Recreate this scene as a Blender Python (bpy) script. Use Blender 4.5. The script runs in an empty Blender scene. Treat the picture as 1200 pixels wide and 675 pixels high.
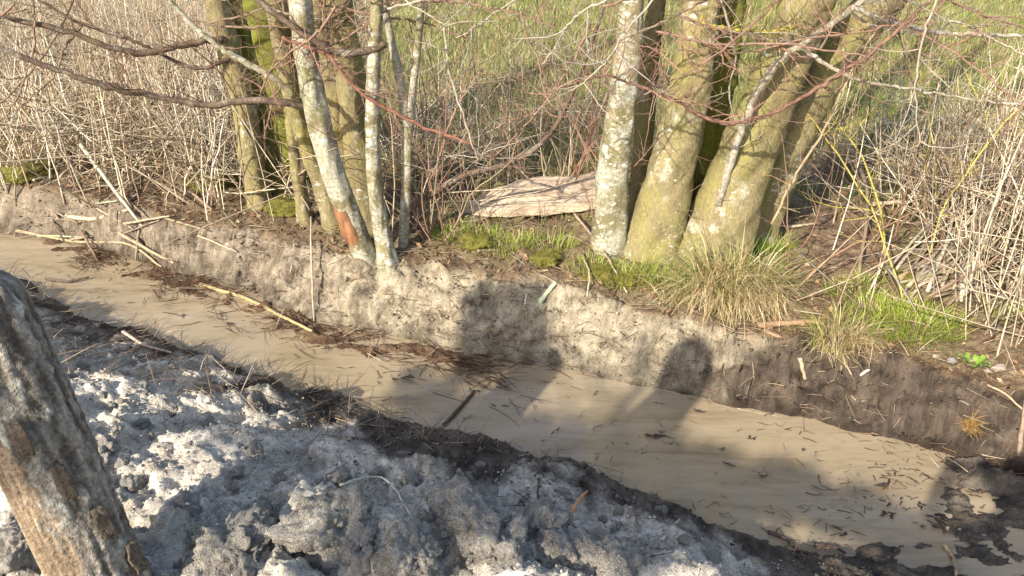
import bpy, math, random
import numpy as np
from mathutils import Vector, noise as mn

random.seed(7)
rng = np.random.default_rng(11)
scene = bpy.context.scene
col = scene.collection

# ------------------------------------------------------------------ camera, sky, sun, exposure
PITCH, HFOV, CAMH = 28.0, 65.0, 1.65
cam_d = bpy.data.cameras.new('camera')
cam_d.sensor_width = 36.0
cam_d.angle = math.radians(HFOV)
cam_d.clip_start = 0.05
cam_d.clip_end = 1000
cam = bpy.data.objects.new('camera', cam_d)
cam.location = (0, 0, CAMH)
cam.rotation_euler = (math.radians(90 - PITCH), 0, 0)
col.objects.link(cam)
scene.camera = cam

SUN_AZ, SUN_EL = 36.0, 31.0          # the light travels towards azimuth 36 deg right of the view direction
_a, _e = math.radians(SUN_AZ), math.radians(SUN_EL)
SUND = np.array([math.sin(_a) * math.cos(_e), math.cos(_a) * math.cos(_e), -math.sin(_e)])
world = bpy.data.worlds.new('World')
scene.world = world
world.use_nodes = True
wn = world.node_tree
wn.nodes.clear()
wo = wn.nodes.new('ShaderNodeOutputWorld')
wb = wn.nodes.new('ShaderNodeBackground')
ws = wn.nodes.new('ShaderNodeTexSky')
ws.sky_type = 'NISHITA'
ws.sun_disc = False
ws.sun_elevation = _e
ws.sun_rotation = math.atan2(-SUND[0], -SUND[1])
ws.air_density = 1.2
ws.dust_density = 2.0
wb.inputs['Strength'].default_value = 0.15
wn.links.new(ws.outputs[0], wb.inputs[0])
wn.links.new(wb.outputs[0], wo.inputs[0])
sun_d = bpy.data.lights.new('sun', 'SUN')
sun_d.energy = 5.0
sun_d.angle = math.radians(0.6)
sun_d.color = (1.0, 0.905, 0.75)
sun = bpy.data.objects.new('sun', sun_d)
sun.rotation_euler = Vector(SUND).to_track_quat('-Z', 'Y').to_euler()
sun.location = (-6, -8, 8)
col.objects.link(sun)
vs = scene.view_settings
vs.view_transform = 'Standard'
vs.look = 'None'
vs.exposure = 0.9
vs.gamma = 1.0
vs.use_curve_mapping = False

# ------------------------------------------------------------------ helpers
FPX = 600.0 / math.tan(math.radians(HFOV / 2))
_p = math.radians(PITCH)
CF = np.array([0, math.cos(_p), -math.sin(_p)])
CU = np.array([0, math.sin(_p), math.cos(_p)])
CR = np.array([1.0, 0, 0])
CC = np.array([0, 0, CAMH])


def ray(px, py):
    return CF + CR * (px - 600) / FPX + CU * (337.5 - py) / FPX


def at_z(px, py, z):
    d = ray(px, py)
    return CC + d * ((z - CAMH) / d[2])


def at_y(px, py, Y):
    d = ray(px, py)
    return CC + d * (Y / d[1])


def depth(p):
    return float(np.dot(np.asarray(p) - CC, CF))


def _hashi(ix, iy, seed):
    h = ix.astype(np.int32).astype(np.uint32) * np.uint32(374761393) + iy.astype(np.int32).astype(np.uint32) * np.uint32(668265263) + np.uint32((seed * 1442695041) & 0xFFFFFFFF)
    h = (h ^ (h >> np.uint32(13))) * np.uint32(1274126177)
    return h ^ (h >> np.uint32(16))


def _hash(ix, iy, seed):
    return (_hashi(ix, iy, seed) & np.uint32(0xFFFFFF)) / float(0x1000000)


_GA = np.arange(1024) / 1024.0 * 2 * np.pi
_GC, _GS = np.cos(_GA), np.sin(_GA)


def pn(x, y, seed=0):
    x, y = np.broadcast_arrays(np.asarray(x, float), np.asarray(y, float))
    ix = np.floor(x); iy = np.floor(y)
    fx = x - ix; fy = y - iy

    def g(ox, oy):
        k = _hashi(ix + ox, iy + oy, seed) & np.uint32(1023)
        return _GC[k] * (fx - ox) + _GS[k] * (fy - oy)
    u = fx * fx * fx * (fx * (fx * 6 - 15) + 10)
    v = fy * fy * fy * (fy * (fy * 6 - 15) + 10)
    a = g(0, 0) * (1 - u) + g(1, 0) * u
    b = g(0, 1) * (1 - u) + g(1, 1) * u
    return (a * (1 - v) + b * v) * 1.4


def fbm(x, y, octs=4, seed=0, gain=0.5):
    s = 0; a = 1; f = 1
    for o in range(octs):
        s = s + a * pn(x * f, y * f, seed + o * 17)
        a *= gain; f *= 2.03
    return s


def lumps(x, y, cell, seed, rmin=0.25, rmax=0.62):
    """domed clods scattered on a jittered grid: height in cell units"""
    x = np.asarray(x, float) / cell; y = np.asarray(y, float) / cell
    ix = np.floor(x); iy = np.floor(y)
    h = np.zeros_like(x)
    for ox in (-1, 0, 1):
        for oy in (-1, 0, 1):
            jx = _hash(ix + ox, iy + oy, seed); jy = _hash(ix + ox, iy + oy, seed + 5)
            r = rmin + (rmax - rmin) * _hash(ix + ox, iy + oy, seed + 9) ** 1.5
            dx = x - (ix + ox + jx); dy = y - (iy + oy + jy)
            d2 = (dx * dx + dy * dy) / (r * r)
            h = np.maximum(h, np.sqrt(np.maximum(0, 1 - d2)) * r * 0.8)
    return h * cell


def sstep(a, b, x):
    t = np.clip((x - a) / (b - a), 0, 1)
    return t * t * (3 - 2 * t)


def interp(x, pts):
    pts = np.array(pts, float)
    xs, ys = pts[:, 0], pts[:, 1]
    y = np.interp(x, xs, ys)
    s0 = (ys[1] - ys[0]) / (xs[1] - xs[0]); s1 = (ys[-1] - ys[-2]) / (xs[-1] - xs[-2])
    return np.where(x < xs[0], ys[0] + (x - xs[0]) * s0, np.where(x > xs[-1], ys[-1] + (x - xs[-1]) * s1, y))


def mesh(name, V, Fs, colors=None, smooth=True, extra=None):
    """V (n,3); Fs list of (k,m) index arrays with m = 3 or 4"""
    me = bpy.data.meshes.new(name)
    V = np.asarray(V, np.float32)
    Fs = [np.asarray(f, np.int32) for f in Fs if len(f)]
    nl = sum(f.size for f in Fs); nf = sum(len(f) for f in Fs)
    me.vertices.add(len(V)); me.vertices.foreach_set('co', V.ravel())
    me.loops.add(nl); me.loops.foreach_set('vertex_index', np.concatenate([f.ravel() for f in Fs]))
    me.polygons.add(nf)
    tot = np.concatenate([np.full(len(f), f.shape[1], np.int32) for f in Fs])
    st = np.concatenate([[0], np.cumsum(tot)[:-1]]).astype(np.int32)
    me.polygons.foreach_set('loop_start', st)
    me.polygons.foreach_set('loop_total', tot)
    me.polygons.foreach_set('use_smooth', np.full(nf, smooth, bool))
    if colors is not None:
        ca = me.color_attributes.new('col', 'FLOAT_COLOR', 'POINT')
        c = np.ones((len(V), 4), np.float32); c[:, :3] = colors
        ca.data.foreach_set('color', c.ravel())
    if extra is not None:
        ea = me.attributes.new('wet', 'FLOAT', 'POINT')
        ea.data.foreach_set('value', np.asarray(extra, np.float32))
    me.update(calc_edges=True)
    me.validate()
    return me


def link(name, me, mat=None, parent=None, label=None, cat=None, group=None, kind=None, loc=None):
    o = bpy.data.objects.new(name, me)
    col.objects.link(o)
    if mat is not None and me is not None and not me.materials:
        me.materials.append(mat)
    if parent is not None:
        o.parent = parent
        o.location = -Vector(parent['_o']) if '_o' in parent and loc is None else (loc or (0, 0, 0))
    elif loc is not None:
        o.location = loc
    if label: o['label'] = label
    if cat: o['category'] = cat
    if group: o['group'] = group
    if kind: o['kind'] = kind
    return o


class MB:
    def __init__(s):
        s.V = []; s.Q = []; s.T = []; s.C = []; s.n = 0

    def add(s, V, Q=None, T=None, c=None):
        V = np.asarray(V, float)
        if Q is not None and len(Q): s.Q.append(np.asarray(Q) + s.n)
        if T is not None and len(T): s.T.append(np.asarray(T) + s.n)
        s.V.append(V)
        if c is not None:
            c = np.asarray(c, float)
            s.C.append(np.broadcast_to(c, (len(V), 3)))
        s.n += len(V)

    def tube(s, P, R, sides=5, c=None, wob=0.0, cap=True):
        P = np.asarray(P, float); n = len(P)
        R = np.asarray(R, float)
        R2 = R if R.ndim == 2 else None
        R = R.mean(1) if R.ndim == 2 else np.broadcast_to(R, (n,))
        t = np.gradient(P, axis=0)
        t /= np.linalg.norm(t, axis=1)[:, None] + 1e-9
        a = np.array([1.0, 0, 0]) if abs(t[0][0]) < 0.8 else np.array([0, 1.0, 0])
        u = np.cross(t, np.broadcast_to(a, (n, 3)))
        u /= np.linalg.norm(u, axis=1)[:, None] + 1e-9
        v = np.cross(t, u)
        th = np.arange(sides) / sides * 2 * np.pi
        rr = R[:, None] * np.ones((1, sides)) if R2 is None else R2
        if wob:
            ph = rng.uniform(0, 9)
            k = np.arange(n)[:, None]
            rr = rr * (1 + wob * pn(np.cos(th)[None, :] * 1.6 + ph + k * 0.13, np.sin(th)[None, :] * 1.6 + k * 0.21 + ph, 3)
                       + wob * 0.5 * pn(np.cos(th)[None, :] * 4 + ph, np.sin(th)[None, :] * 4 + k * 0.5, 4))
        V = P[:, None, :] + rr[:, :, None] * (np.cos(th)[None, :, None] * u[:, None, :] + np.sin(th)[None, :, None] * v[:, None, :])
        V = V.reshape(-1, 3)
        i = np.arange(n - 1)[:, None] * sides; j = np.arange(sides)[None, :]; j2 = (j + 1) % sides
        Q = np.stack([i + j, i + j2, i + sides + j2, i + sides + j], -1).reshape(-1, 4)
        T = []
        if cap:
            V = np.vstack([V, P[:1], P[-1:]])
            b0, b1 = n * sides, n * sides + 1
            jj = np.arange(sides); kk = (jj + 1) % sides
            T = np.vstack([np.stack([kk, jj, np.full(sides, b0)], 1), np.stack([jj + (n - 1) * sides, kk + (n - 1) * sides, np.full(sides, b1)], 1)])
        s.add(V, Q, T, c)

    def build(s, name, mat, smooth=True, **kw):
        V = np.vstack(s.V)
        F = []
        if s.Q: F.append(np.vstack(s.Q))
        if s.T: F.append(np.vstack(s.T))
        C = np.vstack(s.C) if s.C else None
        return link(name, mesh(name, V, F, C, smooth), mat, **kw)


def root(name, loc, label, cat, group=None):
    o = bpy.data.objects.new(name, None)
    o.empty_display_size = 0.1
    col.objects.link(o)
    o.location = [float(v) for v in loc]
    o['_o'] = [float(v) for v in loc]
    o['label'] = label; o['category'] = cat
    if group: o['group'] = group
    return o


def spline(P, n):
    """Catmull-Rom through P, n samples"""
    P = np.asarray(P, float)
    if len(P) < 3:
        t = np.linspace(0, 1, n)[:, None]
        return P[0] * (1 - t) + P[-1] * t
    E = np.vstack([2 * P[0] - P[1], P, 2 * P[-1] - P[-2]])
    k = len(P) - 1
    t = np.linspace(0, k - 1e-6, n); i = t.astype(int); f = (t - i)[:, None]
    a, b, c, d = E[i], E[i + 1], E[i + 2], E[i + 3]
    return 0.5 * ((2 * b) + (c - a) * f + (2 * a - 5 * b + 4 * c - d) * f ** 2 + (3 * b - a - 3 * c + d) * f ** 3)


def blades(base, L, az, lean, droop, w, colors, segs=3):
    """vectorised grass ribbons; lean = tilt from vertical at the base, droop = added tilt at the tip"""
    n = len(base)
    h = np.stack([np.cos(az), np.sin(az), np.zeros(n)], 1)
    side = np.stack([-np.sin(az), np.cos(az), np.zeros(n)], 1)
    ra = rng.uniform(-0.9, 0.9, n)
    p = base.copy()
    V = []
    for k in range(segs + 1):
        ww = (w * (1 - (k / segs) ** 1.6))[:, None] * 0.5
        sd = side * np.cos(ra)[:, None] + h * np.sin(ra)[:, None]
        if k < segs:
            V += [p - sd * ww, p + sd * ww]
        else:
            V += [p]
        tl = lean + droop * ((k + 0.5) / segs) ** 1.3
        p = p + (L / segs)[:, None] * (h * np.sin(tl)[:, None] + np.array([0, 0, 1.0]) * np.cos(tl)[:, None])
    m = len(V)
    V = np.stack(V, 1).reshape(-1, 3)
    o = (np.arange(n) * m)[:, None]
    Q = np.concatenate([o + np.array([[2 * k, 2 * k + 1, 2 * k + 3, 2 * k + 2]]) for k in range(segs - 1)], 0)
    T = o + np.array([[2 * segs - 2, 2 * segs - 1, 2 * segs]])
    return V, Q, T, np.repeat(colors, m, axis=0)


def reeds(base, L, az, lean, r, colors, bend=0.15):
    """vectorised thin three-sided stalks of three rings"""
    n = len(base)
    h = np.stack([np.cos(az), np.sin(az), np.zeros(n)], 1)
    Z = np.array([0, 0, 1.0])
    b = rng.normal(0, bend, n)
    rings = []
    p = base.copy()
    for k in range(4):
        tl = lean + b * (k - 1)
        d = h * np.sin(tl)[:, None] + Z * np.cos(tl)[:, None]
        u = h * np.cos(tl)[:, None] - Z * np.sin(tl)[:, None]
        v = np.cross(d, u)
        rk = (r * (1, .9, .75, .35)[k])[:, None]
        for j in range(3):
            a = j * 2 * np.pi / 3
            rings.append(p + rk * (math.cos(a) * u + math.sin(a) * v))
        p = p + d * (L / 3)[:, None]
    V = np.stack(rings, 1).reshape(-1, 3)
    o = (np.arange(n) * 12)[:, None]
    Q = []
    for k in range(3):
        for j in range(3):
            j2 = (j + 1) % 3
            Q.append(o + np.array([[k * 3 + j, k * 3 + j2, k * 3 + 3 + j2, k * 3 + 3 + j]]))
    return V, np.concatenate(Q, 0), np.repeat(colors, 12, axis=0)


# ------------------------------------------------------------------ materials
def nodes(name, rough=0.85, spec=0.25):
    m = bpy.data.materials.new(name)
    m.use_nodes = True
    nt = m.node_tree
    b = nt.nodes['Principled BSDF']
    b.inputs['Roughness'].default_value = rough
    b.inputs['Specular IOR Level'].default_value = spec
    return m, nt, b


def N(nt, t, **kw):
    n = nt.nodes.new(t)
    for k, v in kw.items():
        if k in n.inputs: n.inputs[k].default_value = v
        else: setattr(n, k, v)
    return n


def noise_n(nt, vec, scale, detail=4, rough=0.55, dist=0.0):
    n = N(nt, 'ShaderNodeTexNoise')
    n.inputs['Scale'].default_value = scale
    n.inputs['Detail'].default_value = detail
    n.inputs['Roughness'].default_value = rough
    n.inputs['Distortion'].default_value = dist
    if vec is not None: nt.links.new(vec, n.inputs['Vector'])
    return n.outputs['Fac']


def ramp(nt, fac, stops):
    r = N(nt, 'ShaderNodeValToRGB')
    e = r.color_ramp.elements
    while len(e) < len(stops): e.new(0.5)
    for i, (p, c) in enumerate(stops):
        e[i].position = p
        e[i].color = (c, c, c, 1) if isinstance(c, (int, float)) else (*c, 1)
    nt.links.new(fac, r.inputs[0])
    return r.outputs[0]


def mixc(nt, fac, a, b, mode='MIX'):
    m = N(nt, 'ShaderNodeMix')
    m.data_type = 'RGBA'; m.blend_type = mode
    for s, v in ((m.inputs[0], fac), (m.inputs[6], a), (m.inputs[7], b)):
        if isinstance(v, (int, float)): s.default_value = v
        elif isinstance(v, tuple): s.default_value = (*v, 1)
        else: nt.links.new(v, s)
    return m.outputs[2]


def bump(nt, b, h, strength=0.5, dist=0.01, prev=None):
    n = N(nt, 'ShaderNodeBump')
    n.inputs['Strength'].default_value = strength
    n.inputs['Distance'].default_value = dist
    nt.links.new(h, n.inputs['Height'])
    if prev is not None: nt.links.new(prev, n.inputs['Normal'])
    nt.links.new(n.outputs[0], b.inputs['Normal'])
    return n.outputs[0]


def objvec(nt):
    return N(nt, 'ShaderNodeTexCoord').outputs['Object']


def mat_soil():
    m, nt, b = nodes('soil', 0.95, 0.15)
    v = objvec(nt)
    a = N(nt, 'ShaderNodeAttribute', attribute_name='col')
    w = N(nt, 'ShaderNodeAttribute', attribute_name='wet')
    n1 = noise_n(nt, v, 26, 6, 0.65)
    n2 = noise_n(nt, v, 140, 4, 0.7)
    c = mixc(nt, 1.0, a.outputs['Color'], ramp(nt, n1, [(0.3, 0.70), (0.7, 1.28)]), 'MULTIPLY')
    c = mixc(nt, 1.0, c, ramp(nt, n2, [(0.3, 0.74), (0.68, 1.22)]), 'MULTIPLY')
    pits = noise_n(nt, v, 75, 3, 0.6, 0.8)
    c = mixc(nt, ramp(nt, pits, [(0.60, 0.0), (0.68, 0.65)]), c, (0.05, 0.038, 0.028))
    nt.links.new(c, b.inputs['Base Color'])
    rr = N(nt, 'ShaderNodeMapRange')
    nt.links.new(w.outputs['Fac'], rr.inputs[0])
    rr.inputs[3].default_value = 0.95; rr.inputs[4].default_value = 0.42
    nt.links.new(rr.outputs[0], b.inputs['Roughness'])
    p = bump(nt, b, n1, 0.8, 0.03)
    bump(nt, b, n2, 0.9, 0.010, p)
    return m


def mat_water():
    m, nt, b = nodes('muddy_water', 0.16, 0.5)
    v = objvec(nt)
    mp = N(nt, 'ShaderNodeMapping')
    mp.inputs['Rotation'].default_value = (0, 0, math.radians(24))
    mp.inputs['Scale'].default_value = (0.55, 2.4, 1)
    nt.links.new(v, mp.inputs[0])
    n1 = noise_n(nt, mp.outputs[0], 2.6, 6, 0.6, 0.6)
    n2 = noise_n(nt, mp.outputs[0], 9, 5, 0.6, 1.2)
    n3 = noise_n(nt, mp.outputs[0], 34, 3, 0.6, 1.5)
    c = ramp(nt, n1, [(0.30, (0.185, 0.142, 0.09)), (0.46, (0.275, 0.218, 0.142)), (0.70, (0.335, 0.272, 0.19))])
    c = mixc(nt, 1.0, c, ramp(nt, n2, [(0.30, 0.84), (0.48, 1.0), (0.70, 1.06)]), 'MULTIPLY')
    c = mixc(nt, ramp(nt, n3, [(0.63, 0.0), (0.76, 0.42)]), c, (0.13, 0.09, 0.05))
    nt.links.new(c, b.inputs['Base Color'])
    nt.links.new(ramp(nt, n2, [(0.3, 0.06), (0.7, 0.24)]), b.inputs['Roughness'])
    p = bump(nt, b, n2, 0.035, 0.02)
    bump(nt, b, n3, 0.04, 0.004, p)
    return m


def mat_bark(name, base, dark, lichen=0.5, moss=(0.16, 0.16, 0.035), mossamt=0.5, lich=(0.56, 0.56, 0.50), vscale=16, wash=0.5):
    m, nt, b = nodes(name, 0.92, 0.15)
    v = objvec(nt)

    def mapped(s):
        mp = N(nt, 'ShaderNodeMapping'); mp.inputs['Scale'].default_value = s
        nt.links.new(v, mp.inputs[0])
        return mp.outputs[0]
    vl, vw = mapped((1, 1, 0.45)), mapped((1, 1, 1.9))
    n1 = noise_n(nt, vl, 9, 6, 0.65)
    n2 = noise_n(nt, vl, 95, 5, 0.75)
    n4 = noise_n(nt, vw, 45, 4, 0.7)
    n5 = noise_n(nt, vw, 120, 3, 0.7)
    c = mixc(nt, ramp(nt, n1, [(0.32, 0.0), (0.66, 1.0)]), dark, base)
    c = mixc(nt, ramp(nt, noise_n(nt, vl, 4.5, 5, 0.65), [(0.62 - 0.3 * mossamt, 0.0), (0.80 - 0.3 * mossamt, 0.8)]), c, moss)
    # thin grey crust in broken patches
    wf = N(nt, 'ShaderNodeMath', operation='MULTIPLY')
    nt.links.new(ramp(nt, noise_n(nt, v, 7, 5, 0.65), [(0.62 - 0.25 * wash, 0.0), (0.74 - 0.25 * wash, 0.85)]), wf.inputs[0])
    nt.links.new(ramp(nt, n4, [(0.36, 0.15), (0.56, 1.0)]), wf.inputs[1])
    c = mixc(nt, wf.outputs[0], c, tuple(0.62 * a + 0.38 * q for a, q in zip(lich, base)))
    c = mixc(nt, 1.0, c, ramp(nt, n2, [(0.3, 0.62), (0.7, 1.25)]), 'MULTIPLY')
    c = mixc(nt, ramp(nt, n5, [(0.60, 0.0), (0.70, 0.6)]), c, tuple(0.5 * q for q in dark))
    nz = N(nt, 'ShaderNodeTexNoise'); nz.inputs['Scale'].default_value = 34; nz.inputs['Detail'].default_value = 4
    nt.links.new(v, nz.inputs['Vector'])
    big = noise_n(nt, v, 2.6, 4, 0.65)
    h = None
    for sc_, amt, sh in ((vscale, 0.62, 0.055), (vscale * 2.3, 0.5, 0.03)):
        sc = N(nt, 'ShaderNodeVectorMath', operation='SCALE'); sc.inputs['Scale'].default_value = sh
        nt.links.new(nz.outputs['Color'], sc.inputs[0])
        dv = N(nt, 'ShaderNodeVectorMath', operation='ADD')
        nt.links.new(vw, dv.inputs[0]); nt.links.new(sc.outputs[0], dv.inputs[1])
        vo = N(nt, 'ShaderNodeTexVoronoi'); vo.inputs['Scale'].default_value = sc_
        nt.links.new(dv.outputs[0], vo.inputs['Vector'])
        sep = N(nt, 'ShaderNodeSeparateColor'); nt.links.new(vo.outputs['Color'], sep.inputs[0])
        th = N(nt, 'ShaderNodeMath', operation='MULTIPLY'); nt.links.new(sep.outputs[0], th.inputs[0])
        nt.links.new(ramp(nt, big, [(0.62 - 0.32 * lichen, 0.02), (0.85 - 0.3 * lichen, amt)]), th.inputs[1])
        sub = N(nt, 'ShaderNodeMath', operation='SUBTRACT'); nt.links.new(th.outputs[0], sub.inputs[0]); nt.links.new(vo.outputs['Distance'], sub.inputs[1])
        lf = N(nt, 'ShaderNodeMath', operation='MULTIPLY')
        nt.links.new(ramp(nt, sub.outputs[0], [(0.0, 0.0), (0.10, 0.9)]), lf.inputs[0])
        nt.links.new(ramp(nt, n5, [(0.34, 0.25), (0.52, 1.0)]), lf.inputs[1])
        lc = mixc(nt, ramp(nt, n4, [(0.38, 0.0), (0.62, 1.0)]), tuple(x * 0.62 for x in lich), lich)
        c = mixc(nt, lf.outputs[0], c, lc)
        h = lf.outputs[0]
    nt.links.new(c, b.inputs['Base Color'])
    p = bump(nt, b, n2, 0.7, 0.010)
    p = bump(nt, b, n1, 0.5, 0.02, p)
    p = bump(nt, b, h, 0.35, 0.004, p)
    return m


def mat_col(name, rough=0.85, scale=60, spec=0.2, lo=0.75, hi=1.2, trans=False, bmp=0.0):
    """base colour from the per-piece 'col' attribute with fine mottling"""
    m, nt, b = nodes(name, rough, spec)
    a = N(nt, 'ShaderNodeAttribute', attribute_name='col')
    v = objvec(nt)
    n = noise_n(nt, v, scale, 3, 0.6)
    c = mixc(nt, 1.0, a.outputs['Color'], ramp(nt, n, [(0.3, lo), (0.7, hi)]), 'MULTIPLY')
    nt.links.new(c, b.inputs['Base Color'])
    if bmp: bump(nt, b, n, bmp, 0.01)
    if trans:
        t = N(nt, 'ShaderNodeBsdfTranslucent')
        nt.links.new(c, t.inputs[0])
        mx = N(nt, 'ShaderNodeMixShader'); mx.inputs[0].default_value = 0.3
        nt.links.new(b.outputs[0], mx.inputs[1]); nt.links.new(t.outputs[0], mx.inputs[2])
        nt.links.new(mx.outputs[0], nt.nodes['Material Output'].inputs[0])
    return m


def mat_plain(name, c1, c2, scale=20, rough=0.85, stretch=(1, 1, 1), bmp=0.4, spec=0.2, dist=0.01):
    m, nt, b = nodes(name, rough, spec)
    v = objvec(nt)
    mp = N(nt, 'ShaderNodeMapping'); mp.inputs['Scale'].default_value = stretch
    nt.links.new(v, mp.inputs[0])
    n = noise_n(nt, mp.outputs[0], scale, 6, 0.65)
    n2 = noise_n(nt, mp.outputs[0], scale * 5, 3, 0.65)
    c = mixc(nt, ramp(nt, n, [(0.33, 0.0), (0.66, 1.0)]), c1, c2)
    c = mixc(nt, 1.0, c, ramp(nt, n2, [(0.3, 0.75), (0.7, 1.18)]), 'MULTIPLY')
    nt.links.new(c, b.inputs['Base Color'])
    if bmp:
        p = bump(nt, b, n, bmp, dist)
        bump(nt, b, n2, bmp, dist * 0.4, p)
    return m


M = {}
M['soil'] = mat_soil()
M['water'] = mat_water()
M['bark'] = mat_bark('alder_bark', (0.295, 0.25, 0.14), (0.17, 0.14, 0.07), 0.55, moss=(0.22, 0.205, 0.055), mossamt=0.48, vscale=21, wash=0.2)
M['bark_pale'] = mat_bark('pale_lichen_bark', (0.27, 0.235, 0.14), (0.16, 0.135, 0.07), 0.95, mossamt=0.3, vscale=17, wash=0.8)
M['bark_moss'] = mat_bark('mossy_bark', (0.15, 0.15, 0.05), (0.06, 0.055, 0.02), 0.1, moss=(0.17, 0.18, 0.03), mossamt=0.9, wash=0.0)
M['limb'] = mat_bark('limb_bark', (0.17, 0.12, 0.085), (0.085, 0.06, 0.045), 0.5, mossamt=0.0, lich=(0.42, 0.38, 0.32), vscale=60, wash=0.4)
M['bark_white'] = mat_bark('white_lichen_limb', (0.30, 0.26, 0.19), (0.16, 0.13, 0.09), 1.0, mossamt=0.1, lich=(0.54, 0.52, 0.46), vscale=48, wash=0.7)
M['twig'] = mat_col('twig_bark', 0.75, 90, bmp=0.2)
M['reed'] = mat_col('dead_reed', 0.7, 45, 0.3, 0.7, 1.25)
M['grass'] = mat_col('grass_blade', 0.6, 30, 0.3, 0.8, 1.2, trans=True)
M['clay'] = mat_plain('pale_clay', (0.36, 0.33, 0.29), (0.60, 0.56, 0.50), 5, 0.95, bmp=1.0, dist=0.12, spec=0.1)
M['debris'] = mat_col('plant_debris', 0.7, 40, 0.3)
M['slab'] = mat_plain('pale_log_wood', (0.27, 0.195, 0.135), (0.58, 0.47, 0.355), 9, 0.85, (0.7, 3.5, 3.5), 0.5, dist=0.02)
M['moss'] = mat_plain('moss', (0.11, 0.11, 0.022), (0.24, 0.21, 0.05), 30, 0.95, bmp=1.0, dist=0.02)
M['wound'] = mat_plain('raw_wood', (0.12, 0.055, 0.03), (0.34, 0.17, 0.085), 30, 0.85, (1, 1, 0.3))

# ------------------------------------------------------------------ the ground
ZW = -0.65
F_PTS = [(-9, 7.2), (-5, 5.75), (-3.57, 5.12), (-2.91, 4.93), (-1.9, 4.41), (-1.05, 3.86), (-0.55, 3.69), (-0.18, 3.52), (0.18, 3.44), (0.67, 3.27),
         (1.02, 3.13), (1.42, 3.0), (1.75, 2.84), (2.02, 2.7), (2.16, 2.6), (3.5, 1.9), (6, 0.8)]
C_PTS = [(-9, 7.6), (-5, 6.0), (-3.55, 5.30), (-2.89, 5.12), (-2.15, 4.70), (-1.69, 4.58), (-0.97, 4.13), (-0.57, 4.05), (-0.19, 3.98), (0.19, 3.84),
         (0.67, 3.47), (1.02, 3.33), (1.43, 3.22), (1.74, 3.04), (2.01, 2.90), (2.2, 2.78), (3.5, 2.2), (6, 1.0)]
N_PTS = [(-9, 6.4), (-5, 5.2), (-3.23, 4.53), (-2.51, 4.04), (-1.85, 3.71), (-1.3, 3.38), (-0.92, 3.24), (-0.52, 3.03), (-0.31, 2.96), (0.0, 2.83),
         (0.13, 2.78), (0.30, 2.72), (0.47, 2.60), (0.66, 2.46), (0.82, 2.36), (1.06, 2.22), (1.3, 2.05), (2.2, 1.75), (3.5, 1.1), (6, -0.1)]


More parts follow.
